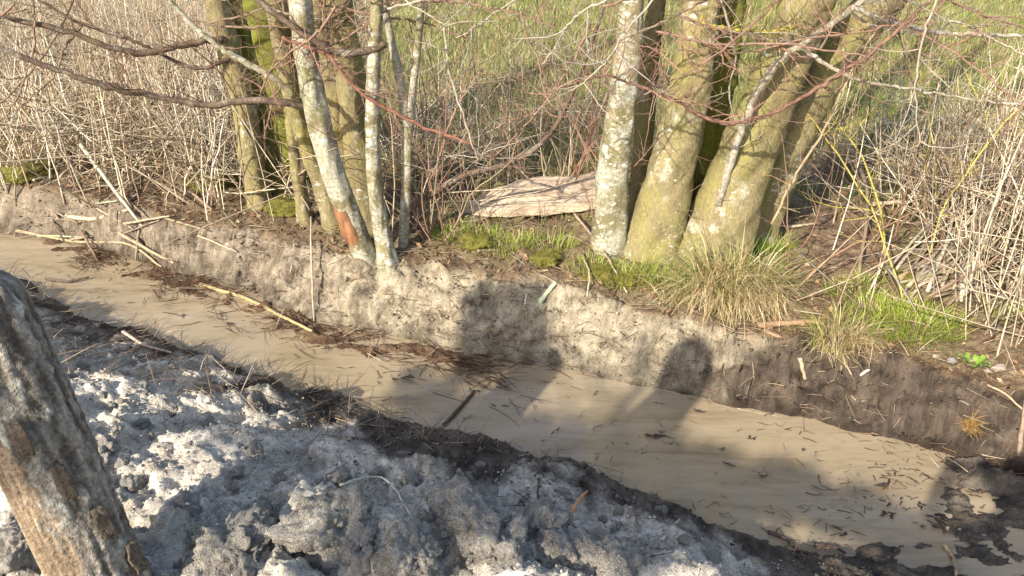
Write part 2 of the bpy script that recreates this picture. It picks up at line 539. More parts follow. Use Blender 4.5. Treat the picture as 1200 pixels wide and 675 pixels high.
def ground(x, y, fine=True):
    x = np.asarray(x, float); y = np.asarray(y, float)
    wob = 0.035 * pn(x * 5, y * 5, 21) + 0.018 * pn(x * 14, y * 14, 22)
    Fe = interp(x, F_PTS) + wob
    Cr = interp(x, C_PTS) + 0.07 * pn(x * 3.6, y * 0 + 3.3, 23) + 0.045 * pn(x * 10, y * 3, 26) + 0.02 * pn(x * 27, y * 8, 27) + wob * 0.6
    Ne = interp(x, N_PTS) + 0.06 * pn(x * 3.2, y * 3.2, 24) + wob
    # far side: bank face then rough meadow
    tb = np.clip((y - Fe) / np.maximum(Cr - Fe, 0.08), 0, 1)
    zc = -0.33 + 0.035 * pn(x * 1.7, x * 0.3, 25) + 0.025 * pn(x * 6, y * 2, 28)
    zface = ZW - 0.02 + (zc - ZW + 0.02) * (0.35 * tb + 0.65 * sstep(0.0, 1.0, tb) ** 0.85)
    beyond = np.maximum(0, y - Cr)
    zfar = zc + 0.05 * sstep(0, 0.8, beyond) + 0.04 * fbm(x * 1.4, y * 1.4, 3, 31) * sstep(0.1, 0.8, beyond) + 0.002 * np.minimum(beyond, 80)
    face = sstep(0.0, 0.15, tb) * (1 - sstep(0.9, 1.0, tb))
    # near side: thrown-up spoil
    s = Ne - y
    right = sstep(0.95, 1.55, x)
    prof = np.interp(s, [0, 0.05, 0.16, 0.45, 0.8, 1.15, 1.6, 3, 60], [-0.02, 0.03, 0.075, 0.21, 0.41, 0.57, 0.645, 0.66, 0.70])
    profr = np.interp(s, [0, 0.3, 0.6, 1.2, 60], [-0.03, 0.015, 0.05, 0.30, 0.5])
    znear = ZW + prof * (1 - right) + profr * right - 0.16 * sstep(1.62, 1.15, y)
    onsp = sstep(0.02, 0.5, s) * (1 - 0.8 * right)
    bed = ZW - 0.03 - 0.06 * sstep(0, 0.3, s * -1) * 1
    z = np.where(s > 0, znear, np.where(y > Cr, zfar, np.where(y > Fe, zface, bed)))
    # mud islands in the right-hand corner
    ym = 2.24 + 0.72 * (x - 1.1) + 0.10 * pn(x * 4, y * 4, 44)
    mud = sstep(0.9, 1.25, x) * sstep(0.0, 0.30, ym - y) * (s <= 0.6) * (y < Fe)
    z = z + mud * (0.055 * np.clip(fbm(x * 3.5, y * 6, 6, 41, 0.62) + 0.1, -0.5, 1.0) + 0.075)
    mud2 = sstep(1.4, 1.9, x) * (1 - sstep(0.12, 0.4, Fe - y)) * (y < Fe)
    z = z + mud2 * (0.05 + 0.06 * np.clip(fbm(x * 5, y * 6, 3, 43), -0.3, 1))
    # shelf of washed-out roots and silt under the far bank, left of the middle
    shw = (0.10 + 0.22 * sstep(-0.1, -0.7, x) * sstep(-3.6, -2.4, x) + 0.10 * pn(x * 2.3, x * 0.7, 45)) * sstep(0.25, -0.25, x)
    shf = sstep(0.0, 0.6, 1 - (Fe - y) / np.maximum(shw, 0.02)) * (y <= Fe) * (shw > 0.03)
    z = z + shf * (0.085 + 0.05 * fbm(x * 6, y * 9, 4, 46, 0.6))
    if fine:
        wx = x + 0.045 * pn(x * 9, y * 9, 51) + 0.02 * pn(x * 24, y * 24, 53); wy = y + 0.045 * pn(x * 9, y * 9, 52) + 0.02 * pn(x * 24, y * 24, 54)
        l1 = lumps(wx, wy, 0.24, 61) * 0.5
        l2 = lumps(wx, wy, 0.11, 62) * 0.5
        l3 = lumps(wx, wy, 0.05, 63) * 0.55
        l4 = lumps(x + 0.3 * (wx - x), y + 0.3 * (wy - y), 0.026, 64) * 0.6
        big = 0.09 * fbm(x * 2.1, y * 2.1, 3, 66)
        bil = 0
        for o in range(5):
            bil = bil + 0.075 * 0.56 ** o * np.abs(pn(wx * 4.3 * 2.1 ** o, wy * 4.3 * 2.1 ** o, 160 + o))
        rough = 0.65 + 0.5 * pn(x * 2.5, y * 2.5, 67)
        z = z + onsp * (big + (l1 + l2 + bil) * rough + l3 + l4 + 0.014 * fbm(x * 30, y * 30, 4, 68, 0.65) - 0.06)
        edge = (s > 0) * (1 - onsp)
        z = z + edge * (l3 * 0.8 + l4 * 0.8 + 0.012 * fbm(x * 18, y * 18, 3, 69))
        wyz = wy + 1.5 * (z - ZW)
        bank_l = lumps(wx, wyz, 0.085, 71) * 0.26 + lumps(wx, wyz, 0.035, 72) * 0.38 + lumps(x, wyz, 0.02, 77) * 0.4
        z = z + face * (bank_l + 0.035 * fbm(x * 5, wyz * 5, 4, 73) + 0.011 * fbm(x * 22, wyz * 22, 4, 74, 0.62))
        pk_ = sstep(0.7, 1.1, x)
        z = z + face * pk_ * (0.03 * fbm(x * 11, wyz * 11, 4, 78, 0.65) + lumps(wx, wyz, 0.05, 79) * 0.5)
        back = (y > Cr) * sstep(0, 0.05, beyond)
        z = z + back * (0.015 * fbm(x * 12, y * 12, 3, 75) + 0.006 * pn(x * 60, y * 60, 76)) * (1 - sstep(8, 14, y))
    return z, dict(s=s, tb=tb, beyond=beyond, Cr=Cr, Fe=Fe, right=right, onsp=onsp, mud=np.maximum(mud, mud2), shelf=shf)


def grow(a, b, d0, k):
    out = [a]; d = d0; sgn = 1 if b > a else -1
    while (out[-1] - b) * sgn < 0:
        d *= k; out.append(out[-1] + sgn * d)
    return np.array(out[1:])


xs = np.concatenate([grow(-2.6, -160, 0.012, 1.055)[::-1], np.arange(-2.6, 2.6, 0.0105), grow(2.6, 160, 0.012, 1.055)])
ys = np.concatenate([grow(1.15, -40, 0.012, 1.10)[::-1], np.arange(1.15, 4.3, 0.0095), grow(4.3, 260, 0.0105, 1.022)])
GX, GY = np.meshgrid(xs, ys)
gx, gy = GX.ravel(), GY.ravel()
gzz, gi = ground(gx, gy)
_fm = sstep(0.03, 0.25, gi['tb']) * (1 - sstep(0.93, 1.0, gi['tb'])) * (gi['beyond'] <= 0)
gyd = gy + _fm * (0.040 * fbm(gx * 6, gzz * 8, 4, 171, 0.5) + 0.012 * fbm(gx * 30, gzz * 34, 3, 172, 0.6))
nx, ny = len(xs), len(ys)
ii = (np.arange(ny - 1)[:, None] * nx + np.arange(nx - 1)[None, :]).ravel()
GQ = np.stack([ii, ii + 1, ii + nx + 1, ii + nx], 1)


ZG = gzz.reshape(ny, nx)


def gzv(x, y):
    """height of the built ground sheet"""
    x = np.asarray(x, float); y = np.asarray(y, float)
    i = np.clip(np.searchsorted(xs, x) - 1, 0, nx - 2); j = np.clip(np.searchsorted(ys, y) - 1, 0, ny - 2)
    u = np.clip((x - xs[i]) / (xs[i + 1] - xs[i]), 0, 1); v = np.clip((y - ys[j]) / (ys[j + 1] - ys[j]), 0, 1)
    return (ZG[j, i] * (1 - u) + ZG[j, i + 1] * u) * (1 - v) + (ZG[j + 1, i] * (1 - u) + ZG[j + 1, i + 1] * u) * v


def gz(x, y):
    return float(gzv(x, y))


def lerp(a, b, t):
    return a * (1 - t[:, None]) + b * t[:, None]


def C3(*c):
    return np.array(c, float)[None, :]


def path_mask(x, y):
    # trodden brown ground right of the big tree
    cx = 1.62 + 0.30 * (y - 3.3)
    return np.exp(-((x - cx) / 0.36) ** 2) * sstep(3.1, 3.5, y) * (1 - sstep(5.3, 6.3, y))


def reedzone(x, y):
    n = 0.8 * pn(x * 0.6, y * 0.6, 91)
    left = 1 - sstep(-2.0, -0.9, x + 0.13 * (y - 4.5) + 0.5 * n)
    left = left * (1 - 0.55 * sstep(8.5, 12, y + n))
    right = sstep(1.9, 2.5, x - 0.10 * (y - 3.2) + 0.3 * n) * (1 - sstep(4.8, 6.5, y))
    mid = 0.24 * np.exp(-((x - 0.0) / 1.2) ** 2) * (1 - sstep(5.6, 7.5, y + n))
    return np.clip(np.maximum(np.maximum(left, right), mid), 0, 1)


def ground_colour(x, y, I, z=None):
    y0 = y
    if z is not None: y = y + 1.4 * (z - ZW)
    n1 = fbm(x * 3, y * 3, 4, 101); n2 = fbm(x * 9, y * 9, 4, 102); n3 = fbm(x * 1.1, y * 1.1, 3, 103)
    y = y0
    # far side
    grass = lerp(C3(0.17, 0.175, 0.05), C3(0.29, 0.27, 0.11), np.clip(0.5 + n1, 0, 1))
    litter = lerp(C3(0.15, 0.105, 0.065), C3(0.26, 0.20, 0.13), np.clip(0.5 + n2, 0, 1))
    dirt = lerp(C3(0.16, 0.105, 0.07), C3(0.25, 0.18, 0.12), np.clip(0.5 + n2, 0, 1))
    rz = reedzone(x, y)
    nearb = 1 - sstep(0.6, 1.8, I['beyond'] + 0.5 * n1)
    c = lerp(grass, litter, np.clip(rz * 1.1 + nearb * 0.62, 0, 1))
    c = lerp(c, dirt, np.clip(path_mask(x, y) * 1.1, 0, 1))
    # bank face: grey sandy clay in the middle, peat to the right and patches on the left
    clay = lerp(C3(0.275, 0.23, 0.165), C3(0.46, 0.395, 0.29), np.clip(0.5 + 0.9 * n2 + 0.4 * n1, 0, 1))
    peat = lerp(C3(0.05, 0.038, 0.03), C3(0.15, 0.115, 0.09), np.clip(0.45 + 0.9 * n2, 0, 1))
    brown = lerp(C3(0.17, 0.135, 0.10), C3(0.36, 0.30, 0.23), np.clip(0.5 + 0.9 * n2, 0, 1))
    pk = sstep(0.78, 1.15, x + 0.35 * n1 + 0.25 * (0.5 - I['tb']))
    lk = (1 - sstep(-1.35, -0.9, x + 0.4 * n1))
    f = lerp(lerp(clay, brown, lk), peat, pk)
    f = lerp(f, peat, np.clip(sstep(0.42, 0.62, n1 + 0.25 * n2) * 0.7, 0, 1) * (1 - pk))
    lip = sstep(0.86, 0.98, I['tb'] + 0.08 * n2)
    f = lerp(f, lerp(C3(0.14, 0.085, 0.05), C3(0.24, 0.17, 0.10), np.clip(0.5 + n2, 0, 1)), lip * 0.85)
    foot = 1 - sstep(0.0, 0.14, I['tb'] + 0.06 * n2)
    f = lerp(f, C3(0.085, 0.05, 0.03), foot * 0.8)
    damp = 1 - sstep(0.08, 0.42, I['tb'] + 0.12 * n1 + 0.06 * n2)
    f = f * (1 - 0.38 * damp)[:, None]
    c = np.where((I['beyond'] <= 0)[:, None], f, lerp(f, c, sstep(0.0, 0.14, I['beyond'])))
    # spoil
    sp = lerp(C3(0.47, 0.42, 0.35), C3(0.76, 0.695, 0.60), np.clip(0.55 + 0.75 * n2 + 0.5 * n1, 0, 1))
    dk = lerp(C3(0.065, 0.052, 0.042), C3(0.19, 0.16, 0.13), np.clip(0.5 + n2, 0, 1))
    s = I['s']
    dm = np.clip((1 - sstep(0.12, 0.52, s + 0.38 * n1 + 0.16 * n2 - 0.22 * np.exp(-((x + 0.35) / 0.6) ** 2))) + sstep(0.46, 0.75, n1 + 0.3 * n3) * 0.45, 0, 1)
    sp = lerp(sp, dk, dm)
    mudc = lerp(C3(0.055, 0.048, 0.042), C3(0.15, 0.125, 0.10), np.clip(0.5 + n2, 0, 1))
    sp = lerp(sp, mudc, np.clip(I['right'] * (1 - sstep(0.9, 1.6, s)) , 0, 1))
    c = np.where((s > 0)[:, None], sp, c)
    c = lerp(c, mudc, np.clip(I['mud'] * 1.2, 0, 1) * (y < I['Fe']))
    shc = lerp(C3(0.075, 0.042, 0.028), C3(0.22, 0.145, 0.09), np.clip(0.42 + 0.9 * n2 + 0.3 * n1, 0, 1))
    c = lerp(c, shc, np.clip(I['shelf'] * 1.5, 0, 1) * (y <= I['Fe']))
    wet = np.clip((1 - sstep(0.0, 0.16, s)) * (s > 0) + foot * (y > I['Fe']) * (I['beyond'] <= 0) + I['mud'], 0, 1)
    return c, wet


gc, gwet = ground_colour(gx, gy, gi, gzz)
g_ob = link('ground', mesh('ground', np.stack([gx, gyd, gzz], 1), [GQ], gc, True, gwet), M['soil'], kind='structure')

# muddy water: a sheet that follows the ditch
wxs = np.concatenate([np.arange(-9, -3, 0.25), np.arange(-3, 3.6, 0.05), np.arange(3.75, 6, 0.25)])
wv = np.linspace(0, 1, 30)
WX, WV = np.meshgrid(wxs, wv)
n0 = interp(WX.ravel(), N_PTS) - 0.45 - 0.35 * sstep(0.8, 1.5, WX.ravel()); f0 = interp(WX.ravel(), F_PTS) + 0.10
WY = n0 + (f0 - n0) * WV.ravel()
wz = ZW + 0.004 * pn(WX.ravel() * 2, WY * 5, 5)
wi = (np.arange(29)[:, None] * len(wxs) + np.arange(len(wxs) - 1)[None, :]).ravel()
link('water', mesh('water', np.stack([WX.ravel(), WY, wz], 1), [np.stack([wi, wi + 1, wi + len(wxs) + 1, wi + len(wxs)], 1)]), M['water'], kind='structure')

# ------------------------------------------------------------------ placing on the ground
def hit(px, py):
    """world point of the ground under a spot of the photograph"""
    d = ray(px, py)
    lo, hi = 1.0, 16.0
    for n_ in (600, 20):
        t = np.linspace(lo, hi, n_)
        P = CC[None] + d[None] * t[:, None]
        z = np.maximum(gzv(P[:, 0], P[:, 1]), ZW)
        k = max(1, int(np.argmax(P[:, 2] < z)))
        lo, hi = t[k - 1], t[k]
    return P[k]


def onground(px, py):
    p = hit(px, py)
    return np.array([p[0], p[1], max(gz(p[0], p[1]), ZW)])


def vary(c, n, s=0.25):
    c = np.asarray(c, float)
    k = rng.uniform(1 - s, 1 + s, (n, 1)) * (1 + rng.normal(0, 0.05, (n, 3)))
    return np.clip(c[None, :] * k, 0.005, 0.9)


# ------------------------------------------------------------------ twigs
def unit(v):
    return v / (np.linalg.norm(v) + 1e-9)


def walk(p, d, L, n, wander, up=0.0):
    P = [np.array(p, float)]
    d = unit(np.array(d, float))
    for _ in range(n):
        d = unit(d + rng.normal(0, wander, 3) + np.array([0, 0, up]))
        P.append(P[-1] + d * L / n)
    return np.array(P), d


def twigs(mb, P, r0, dens, L, c, level=1, up=0.05, spread=1.0, sides=4):
    """side twigs along polyline P"""
    seg = np.linalg.norm(np.diff(P, axis=0), axis=1)
    k = rng.poisson(dens * seg.sum())
    for _ in range(k):
        i = rng.integers(0, len(P) - 1); f = rng.random()
        p = P[i] * (1 - f) + P[i + 1] * f
        d = unit(P[i + 1] - P[i])
        o = rng.normal(0, 1, 3); o[2] += 0.3
        o = unit(o - d * np.dot(o, d))
        ll = L * rng.uniform(0.35, 1.2)
        Q, _d = walk(p, d * rng.uniform(0.2, 0.9) + o * spread, ll, 6, 0.17, up)
        r = r0 * rng.uniform(0.55, 1.0)
        cc = vary(c, 1)[0]
        mb.tube(Q, np.linspace(r, r * 0.35, len(Q)), sides if level > 0 else 3, cc, cap=False)
        if level > 0:
            twigs(mb, Q, r * 0.6, dens * 1.5, L * 0.45, c, level - 1, up, spread, sides)


RED = (0.25, 0.15, 0.11)
BROWN = (0.17, 0.115, 0.075)
GREYT = (0.30, 0.265, 0.21)
YEL = (0.42, 0.35, 0.09)
STRAW = (0.35, 0.27, 0.175)

# ------------------------------------------------------------------ trees
def stem_path(pts, basepx=None, dy=0.0, Y=None, lean=0.0, ztop=4.2, n=46):
    """trunk centre line: first point stands on the ground, the others are at the trunk's own distance"""
    if Y is None:
        b = onground(*pts[0][:2]); Y0 = b[1] + dy
    else:
        Y0 = Y
    W, R = [], []
    zprev = None
    for k, (x, y, w) in enumerate(pts):
        yy = Y0 + lean * k
        p = at_y(x, y, yy)
        if k == 0:
            p = np.array([p[0], yy, gz(p[0], yy) - 0.08])
        W.append(p); R.append(0.5 * w / FPX * depth(p))
    W = np.array(W); R = list(R)
    d = unit(W[-1] - W[-2])
    p = W[-1]
    ext = []
    for k in range(3):
        d = unit(d + np.array([0, 0, 0.18]) + rng.normal(0, 0.05, 3))
        p = p + d * (ztop - W[-1][2]) / 3
        ext.append(p); R.append(R[len(pts) - 1] * (0.8, 0.55, 0.25)[k])
    return np.vstack([W, ext]), np.array(R)


def make_stem(tree, pts, mat, dy=0.0, lean=0.0, flare=1.35, sides=34, ztop=4.2, Y=None, limbs=3):
    W, R = stem_path(pts, dy=dy, lean=lean, Y=Y, ztop=ztop)
    n = 110
    P = spline(W, n)
    seg = np.r_[0, np.cumsum(np.linalg.norm(np.diff(W, axis=0), axis=1))]
    k = np.linspace(0, len(W) - 1, n)
    r = np.interp(k, np.arange(len(W)), R)
    h = P[:, 2] - P[0, 2]
    r = r * (1 + (flare - 1) * np.exp(-np.maximum(h - 0.08, 0) / 0.10))
    mb = MB()
    th = np.arange(sides) / sides * 2 * np.pi
    ph = rng.uniform(0, 6.28, 3)
    lob = np.maximum(0, np.cos(3 * th + ph[0])) ** 1.5 + 0.6 * np.maximum(0, np.cos(5 * th + ph[1])) ** 2
    rib = 0.035 * np.cos(4 * th + ph[2])[None, :] * np.ones((n, 1)) + 0.02 * pn(th[None, :] * 4, h[:, None] * 3 + ph[1], 7)
    knot = 0.06 * np.clip(fbm(th[None, :] * 0.9 + ph[0], h[:, None] * 5 + ph[2], 3, 8) - 0.35, 0, 1)
    r2 = r[:, None] * (1 + (flare - 1) * 0.9 * np.exp(-np.maximum(h - 0.05, 0) / 0.07)[:, None] * lob[None, :] + rib + knot * 3)
    mb.tube(P, r2, sides, None, wob=0.10)
    s = mb.build('stem', mat, parent=tree)
    s['_o'] = tree['_o']
    # out-of-frame limbs and twigs of the bare crown
    for q in range(limbs):
        i = int(rng.integers(70, 102))
        m2 = MB()
        a = rng.uniform(0, 2 * np.pi)
        Q, _d = walk(P[i], (math.cos(a), math.sin(a), 0.7), rng.uniform(0.7, 1.5), 9, 0.12, 0.05)
        m2.tube(Q, np.linspace(max(r[i] * 0.5, 0.008), 0.004, len(Q)), 6, vary(BROWN, 1)[0], cap=False)
        twigs(m2, Q, 0.004, 4, 0.5, BROWN, 0)
        b = m2.build('branch', M['twig'], parent=s, loc=(0, 0, 0))
    return s, P, r


def limb(parent, pts, mat, Y0, Y1, tw=None, c=RED, dens=6, L=0.3, name='branch', level=1, sides=8):
    """a limb in view, from its fork outwards"""
    W, R = [], []
    for k, (x, y, w) in enumerate(pts):
        f = k / (len(pts) - 1)
        p = at_y(x, y, Y0 + (Y1 - Y0) * f)
        W.append(p); R.append(0.5 * w / FPX * depth(p))
    n = len(pts) * 6
    P = spline(W, n)
    r = np.interp(np.linspace(0, len(W) - 1, n), np.arange(len(W)), R)
    mb = MB()
    P = P + 0.003 * rng.normal(0, 1, P.shape)
    mb.tube(P, r, sides, None, wob=0.22)
    o = mb.build(name, mat, parent=parent, loc=(0, 0, 0) if '_s' in parent else None)
    if dens:
        m2 = MB()
        twigs(m2, P, 0.0036, dens, L, c, level)
        if m2.n:
            m2.build('twigs', M['twig'], parent=o, loc=(0, 0, 0), kind='stuff')
    return P


# --- the right-hand many-stemmed tree
tb = onground(780, 290)
treeC = root('alder_tree', tb, 'largest tree, thick olive stems fanning from one base right of the pale log', 'tree', 'many-stemmed trees on the far bank')
sC = {}
make_stem(treeC, [(714, 292, 41), (718, 205, 38), (729, 120, 34), (738, 40, 31), (741, -30, 29)], M['bark_pale'], flare=1.1)
make_stem(treeC, [(748, 268, 27), (752, 190, 23), (758, 110, 22), (766, 30, 21), (771, -30, 20)], M['bark'], dy=-0.04, flare=1.1)
make_stem(treeC, [(764, 290, 72), (784, 210, 56), (808, 110, 49), (820, 20, 45), (824, -30, 43)], M['bark'], flare=1.15)
make_stem(treeC, [(806, 268, 47), (823, 190, 41), (840, 100, 40), (853, 20, 38), (858, -30, 36)], M['bark_moss'], dy=0.06, flare=1.1)
make_stem(treeC, [(832, 288, 83), (868, 200, 67), (906, 105, 59), (944, 10, 58), (958, -30, 56)], M['bark'], flare=1.12)
make_stem(treeC, [(874, 280, 63), (906, 205, 52), (942, 130, 49), (986, 58, 49), (1036, -5, 50), (1062, -40, 50)], M['bark'], dy=0.02, flare=1.1)
Yc = tb[1]
limb(treeC, [(842, 240, 9), (858, 190, 9), (872, 142, 9), (903, 82, 9), (950, 45, 8), (1004, 6, 8), (1040, -25, 7)], M['bark_white'], Yc - 0.12, Yc - 0.25, dens=4, L=0.25, c=GREYT)
limb(treeC, [(1002, 8, 6), (1030, 22, 6), (1062, 31, 6), (1100, 38, 5), (1150, 41, 5), (1215, 43, 4)], M['bark_white'], Yc - 0.24, Yc - 0.3, dens=7, L=0.28, c=YEL, level=0)
limb(treeC, [(822, 18, 6), (828, 30, 7), (850, 33, 6), (880, 37, 6), (908, 36, 4), (940, 30, 2)], mat_plain('yellow_lichen_bark', (0.20, 0.16, 0.07), (0.52, 0.43, 0.06), 60, bmp=0.8), Yc - 0.12, Yc - 0.25, dens=14, L=.25, c=YEL)
limb(treeC, [(908, 46, 5), (940, 55, 5), (965, 75, 5), (1000, 92, 4), (1040, 100, 4), (1090, 108, 3), (1150, 118, 3), (1210, 122, 3)], M['bark_white'], Yc - 0.15, Yc - 0.5, dens=6, L=0.22, c=GREYT)
limb(treeC, [(640, 110, 2), (700, 90, 3), (745, 100, 3), (792, 118, 4), (830, 140, 5), (868, 143, 5), (915, 128, 5), (970, 95, 5), (1030, 55, 5), (1085, 5, 4), (1110, -25, 4)], mat_plain('red_cane', (0.11, 0.05, 0.035), (0.24, 0.15, 0.11), 40), Yc - 0.55, Yc - 0.45, dens=14, L=0.35, c=RED)
limb(treeC, [(905, 262, 3), (930, 210, 3), (962, 160, 3), (985, 110, 2.5), (1012, 60, 2), (1040, 10, 2)], M['reed'] if False else mat_plain('straw_cane', (0.24, 0.17, 0.10), (0.38, 0.30, 0.19), 20), Yc - 0.3, Yc - 0.2, dens=2, L=0.3, c=STRAW)

# --- front left coppiced tree
bB = onground(430, 298)
treeB = root('alder_tree', bB, 'leaning pale-barked tree of several slim stems on the bank edge, raw wound at its foot', 'tree', 'many-stemmed trees on the far bank')
s1, P1, r1 = make_stem(treeB, [(432, 300, 24), (410, 255, 26), (388, 195, 27), (371, 130, 27), (358, 60, 27), (349, -20, 26)], M['bark_pale'], flare=1.15)
make_stem(treeB, [(394, 268, 22), (376, 215, 20), (352, 150, 19), (332, 70, 18), (318, -20, 17)], M['bark'], dy=0.04, flare=1.2)
s3, P3, r3 = make_stem(treeB, [(457, 304, 19), (446, 262, 18), (438, 200, 17), (437, 110, 16), (441, 20, 15), (442, -30, 14)], M['bark_pale'], flare=1.3)
make_stem(treeB, [(430, 266, 36), (423, 200, 34), (414, 120, 34), (401, 30, 33), (395, -30, 32)], M['bark'], dy=0.06, flare=1.15)
make_stem(treeB, [(408, 266, 26), (399, 190, 24), (389, 110, 23), (376, 30, 22), (368, -30, 20)], M['bark'], dy=0.10, flare=1.15)
make_stem(treeB, [(444, 262, 15), (436, 200, 14), (428, 120, 14), (414, 50, 13), (402, -20, 12)], M['bark'], dy=0.05, flare=1.1)
make_stem(treeB, [(360, 266, 15), (348, 200, 14), (340, 130, 13), (337, 60, 12), (338, -20, 12)], M['bark'], dy=0.05, flare=1.3)
# raw wound at the foot of the leaning stem
i0 = np.argmin(abs(P1[:, 2] - (P1[0, 2] + 0.12)))
mbw = MB()
Pw = P1[i0:i0 + 18:2] + np.array([-0.012, -0.018, 0])
mbw.tube(Pw, r1[i0:i0 + 18:2] * np.array([.3, .7, .84, .88, .87, .84, .72, .5, .15]), 14, None, wob=0.25)
mbw.build('wound', M['wound'], parent=treeB, label='raw red-brown wound where the bark is torn off')
Yb = bB[1]
limb(treeB, [(378, 127, 10), (330, 121, 9), (290, 118, 9), (240, 123, 8), (180, 112, 8), (130, 102, 8), (70, 82, 7), (0, 56, 7), (-60, 30, 6)], M['limb'], Yb + 0.05, Yb - 0.5, dens=13, L=0.4, c=BROWN)
limb(treeB, [(452, 52, 9), (425, 60, 9), (398, 62, 9), (372, 50, 8), (335, 26, 8), (300, -3, 7), (280, -30, 6)], M['limb'], Yb - 0.08, Yb - 0.15, dens=14, L=0.35, c=BROWN)
limb(treeB, [(345, 112, 8), (318, 90, 8), (290, 75, 7), (262, 58, 7), (235, 38, 6), (205, 8, 5), (190, -15, 5)], M['bark_pale'], Yb - 0.02, Yb - 0.12, dens=5, L=0.3, c=GREYT)
limb(treeB, [(330, 44, 4), (360, 55, 4), (385, 66, 4), (405, 90, 4), (425, 110, 4), (455, 128, 4), (500, 150, 4), (560, 172, 3)], mat_plain('red_cane_thin', (0.17, 0.07, 0.05), (0.28, 0.14, 0.10), 30), Yb - 0.2, Yb - 0.1, dens=16, L=0.35)

# --- back left tree
bA = onground(306, 238)
treeA = root('alder_tree', bA, 'mossy dark green tree left of the leaning pale one, split stem behind', 'tree', 'many-stemmed trees on the far bank')
sa, PA, rA = make_stem(treeA, [(306, 240, 25), (296, 190, 26), (286, 125, 27), (270, 65, 27), (254, 5, 28), (246, -30, 27)], M['bark'], flare=1.15)
make_stem(treeA, [(322, 226, 24), (312, 165, 22), (298, 100, 22), (282, 40, 22), (270, -20, 20)], M['bark_moss'], dy=0.0, flare=1.2)
make_stem(treeA, [(348, 212, 58), (338, 150, 54), (322, 80, 50), (305, 10, 48), (298, -30, 46)], M['bark_moss'], dy=0.15, flare=1.2)
make_stem(treeA, [(322, 216, 34), (318, 150, 32), (302, 80, 30), (284, 10, 28), (276, -30, 26)], M['bark_moss'], dy=0.25, flare=1.1)
Ya = bA[1]
limb(treeA, [(262, 46, 8), (240, 48, 8), (205, 55, 8), (168, 62, 8), (130, 56, 7), (80, 38, 7), (22, 24, 6), (-40, 8, 5)], M['limb'], Ya - 0.1, Ya - 0.6, dens=13, L=0.4, c=BROWN)
limb(treeA, [(268, 70, 5), (230, 80, 5), (190, 64, 4), (150, 45, 4), (90, 25, 4), (30, -10, 3)], M['limb'], Ya - 0.1, Ya - 0.4, dens=14, L=0.35, c=BROWN)

# --- fine drooping branches of the crowns, across the top of the view
def canes(tree, n, x0, x1, y0, y1, Y, cols):
    for k in range(n):
        px, py = rng.uniform(x0, x1), rng.uniform(y0 - 60, y0 + 30)
        a = rng.normal(1.3, 0.75) if rng.random() < 0.6 else rng.normal(0.2, 0.5) * rng.choice([-1, 1])
        if rng.random() < 0.5: a = math.pi - a
        L_ = rng.uniform(120, 330)
        pts = [(px, py, 3.2)]
        for q in range(4):
            a += rng.normal(0, 0.22)
            pts.append((pts[-1][0] + L_ / 4 * math.cos(a), min(pts[-1][1] + L_ / 4 * math.sin(a) * 0.75, y1 + rng.uniform(-40, 0)), 3.0 - 0.45 * q))
        c = cols[int(rng.integers(0, len(cols)))]
        yy = Y + rng.uniform(-0.35, 0.3)
        limb(tree, pts, CANE[c], yy, yy + rng.normal(0, 0.15), dens=16, L=0.30, c={'red': RED, 'brown': BROWN, 'grey': GREYT}[c], level=1, sides=5)


CANE = {'red': mat_plain('red_twig_bark', (0.15, 0.08, 0.06), (0.30, 0.20, 0.15), 40), 'brown': mat_plain('brown_twig_bark', (0.13, 0.09, 0.06), (0.26, 0.19, 0.13), 40), 'grey': mat_plain('grey_twig_bark', (0.24, 0.20, 0.15), (0.42, 0.37, 0.30), 40)}
canes(treeA, 9, 0, 300, 10, 170, Ya - 0.35, ['brown', 'brown', 'red'])
canes(treeB, 17, 330, 700, 10, 200, Yb, ['red', 'red', 'brown', 'grey'])
canes(treeC, 20, 640, 1180, 10, 210, Yc - 0.3, ['red', 'brown', 'grey', 'red'])

# --- saplings
def sapling(stems, mat, label):
    b = onground(*stems[0][0][:2])
    t = root('alder_sapling', b, label, 'sapling', 'saplings between the trees')
    for k, st in enumerate(stems):
        Y = None if k == 0 else b[1]
        W, R = stem_path(st, Y=Y, ztop=2.6)
        if k: W[0] = at_y(st[0][0], st[0][1], b[1])
        P = spline(W, 40); r = np.interp(np.linspace(0, len(W) - 1, 40), np.arange(len(W)), R)
        mb = MB(); mb.tube(P, r, 10, None, wob=0.15)
        o = mb.build('stem', mat, parent=t)
        m2 = MB(); twigs(m2, P[6:], 0.003, 7, 0.35, RED, 1)
        if m2.n: m2.build('twigs', M['twig'], parent=o, loc=(0, 0, 0), kind='stuff')


sapling([[(470, 288, 13), (476, 220, 12), (477, 150, 12), (468, 90, 11), (455, 30, 9), (448, -20, 8)],
         [(477, 175, 10), (483, 110, 9), (490, 50, 9), (496, -20, 8)]], M['bark_pale'], 'slim forked grey sapling just right of the leaning pale tree')
sapling([[(358, 262, 11), (352, 225, 10), (356, 190, 9), (347, 150, 8), (340, 100, 6)]], M['limb'], 'thin crooked brown sapling at the left foot of the leaning pale tree')
sapling([[(470, 275, 9), (482, 245, 9), (510, 225, 8), (545, 205, 7), (600, 190, 6), (650, 150, 6), (690, 60, 5), (715, -20, 4)]], M['limb'], 'long arching brown sapling bending right above the pale log')

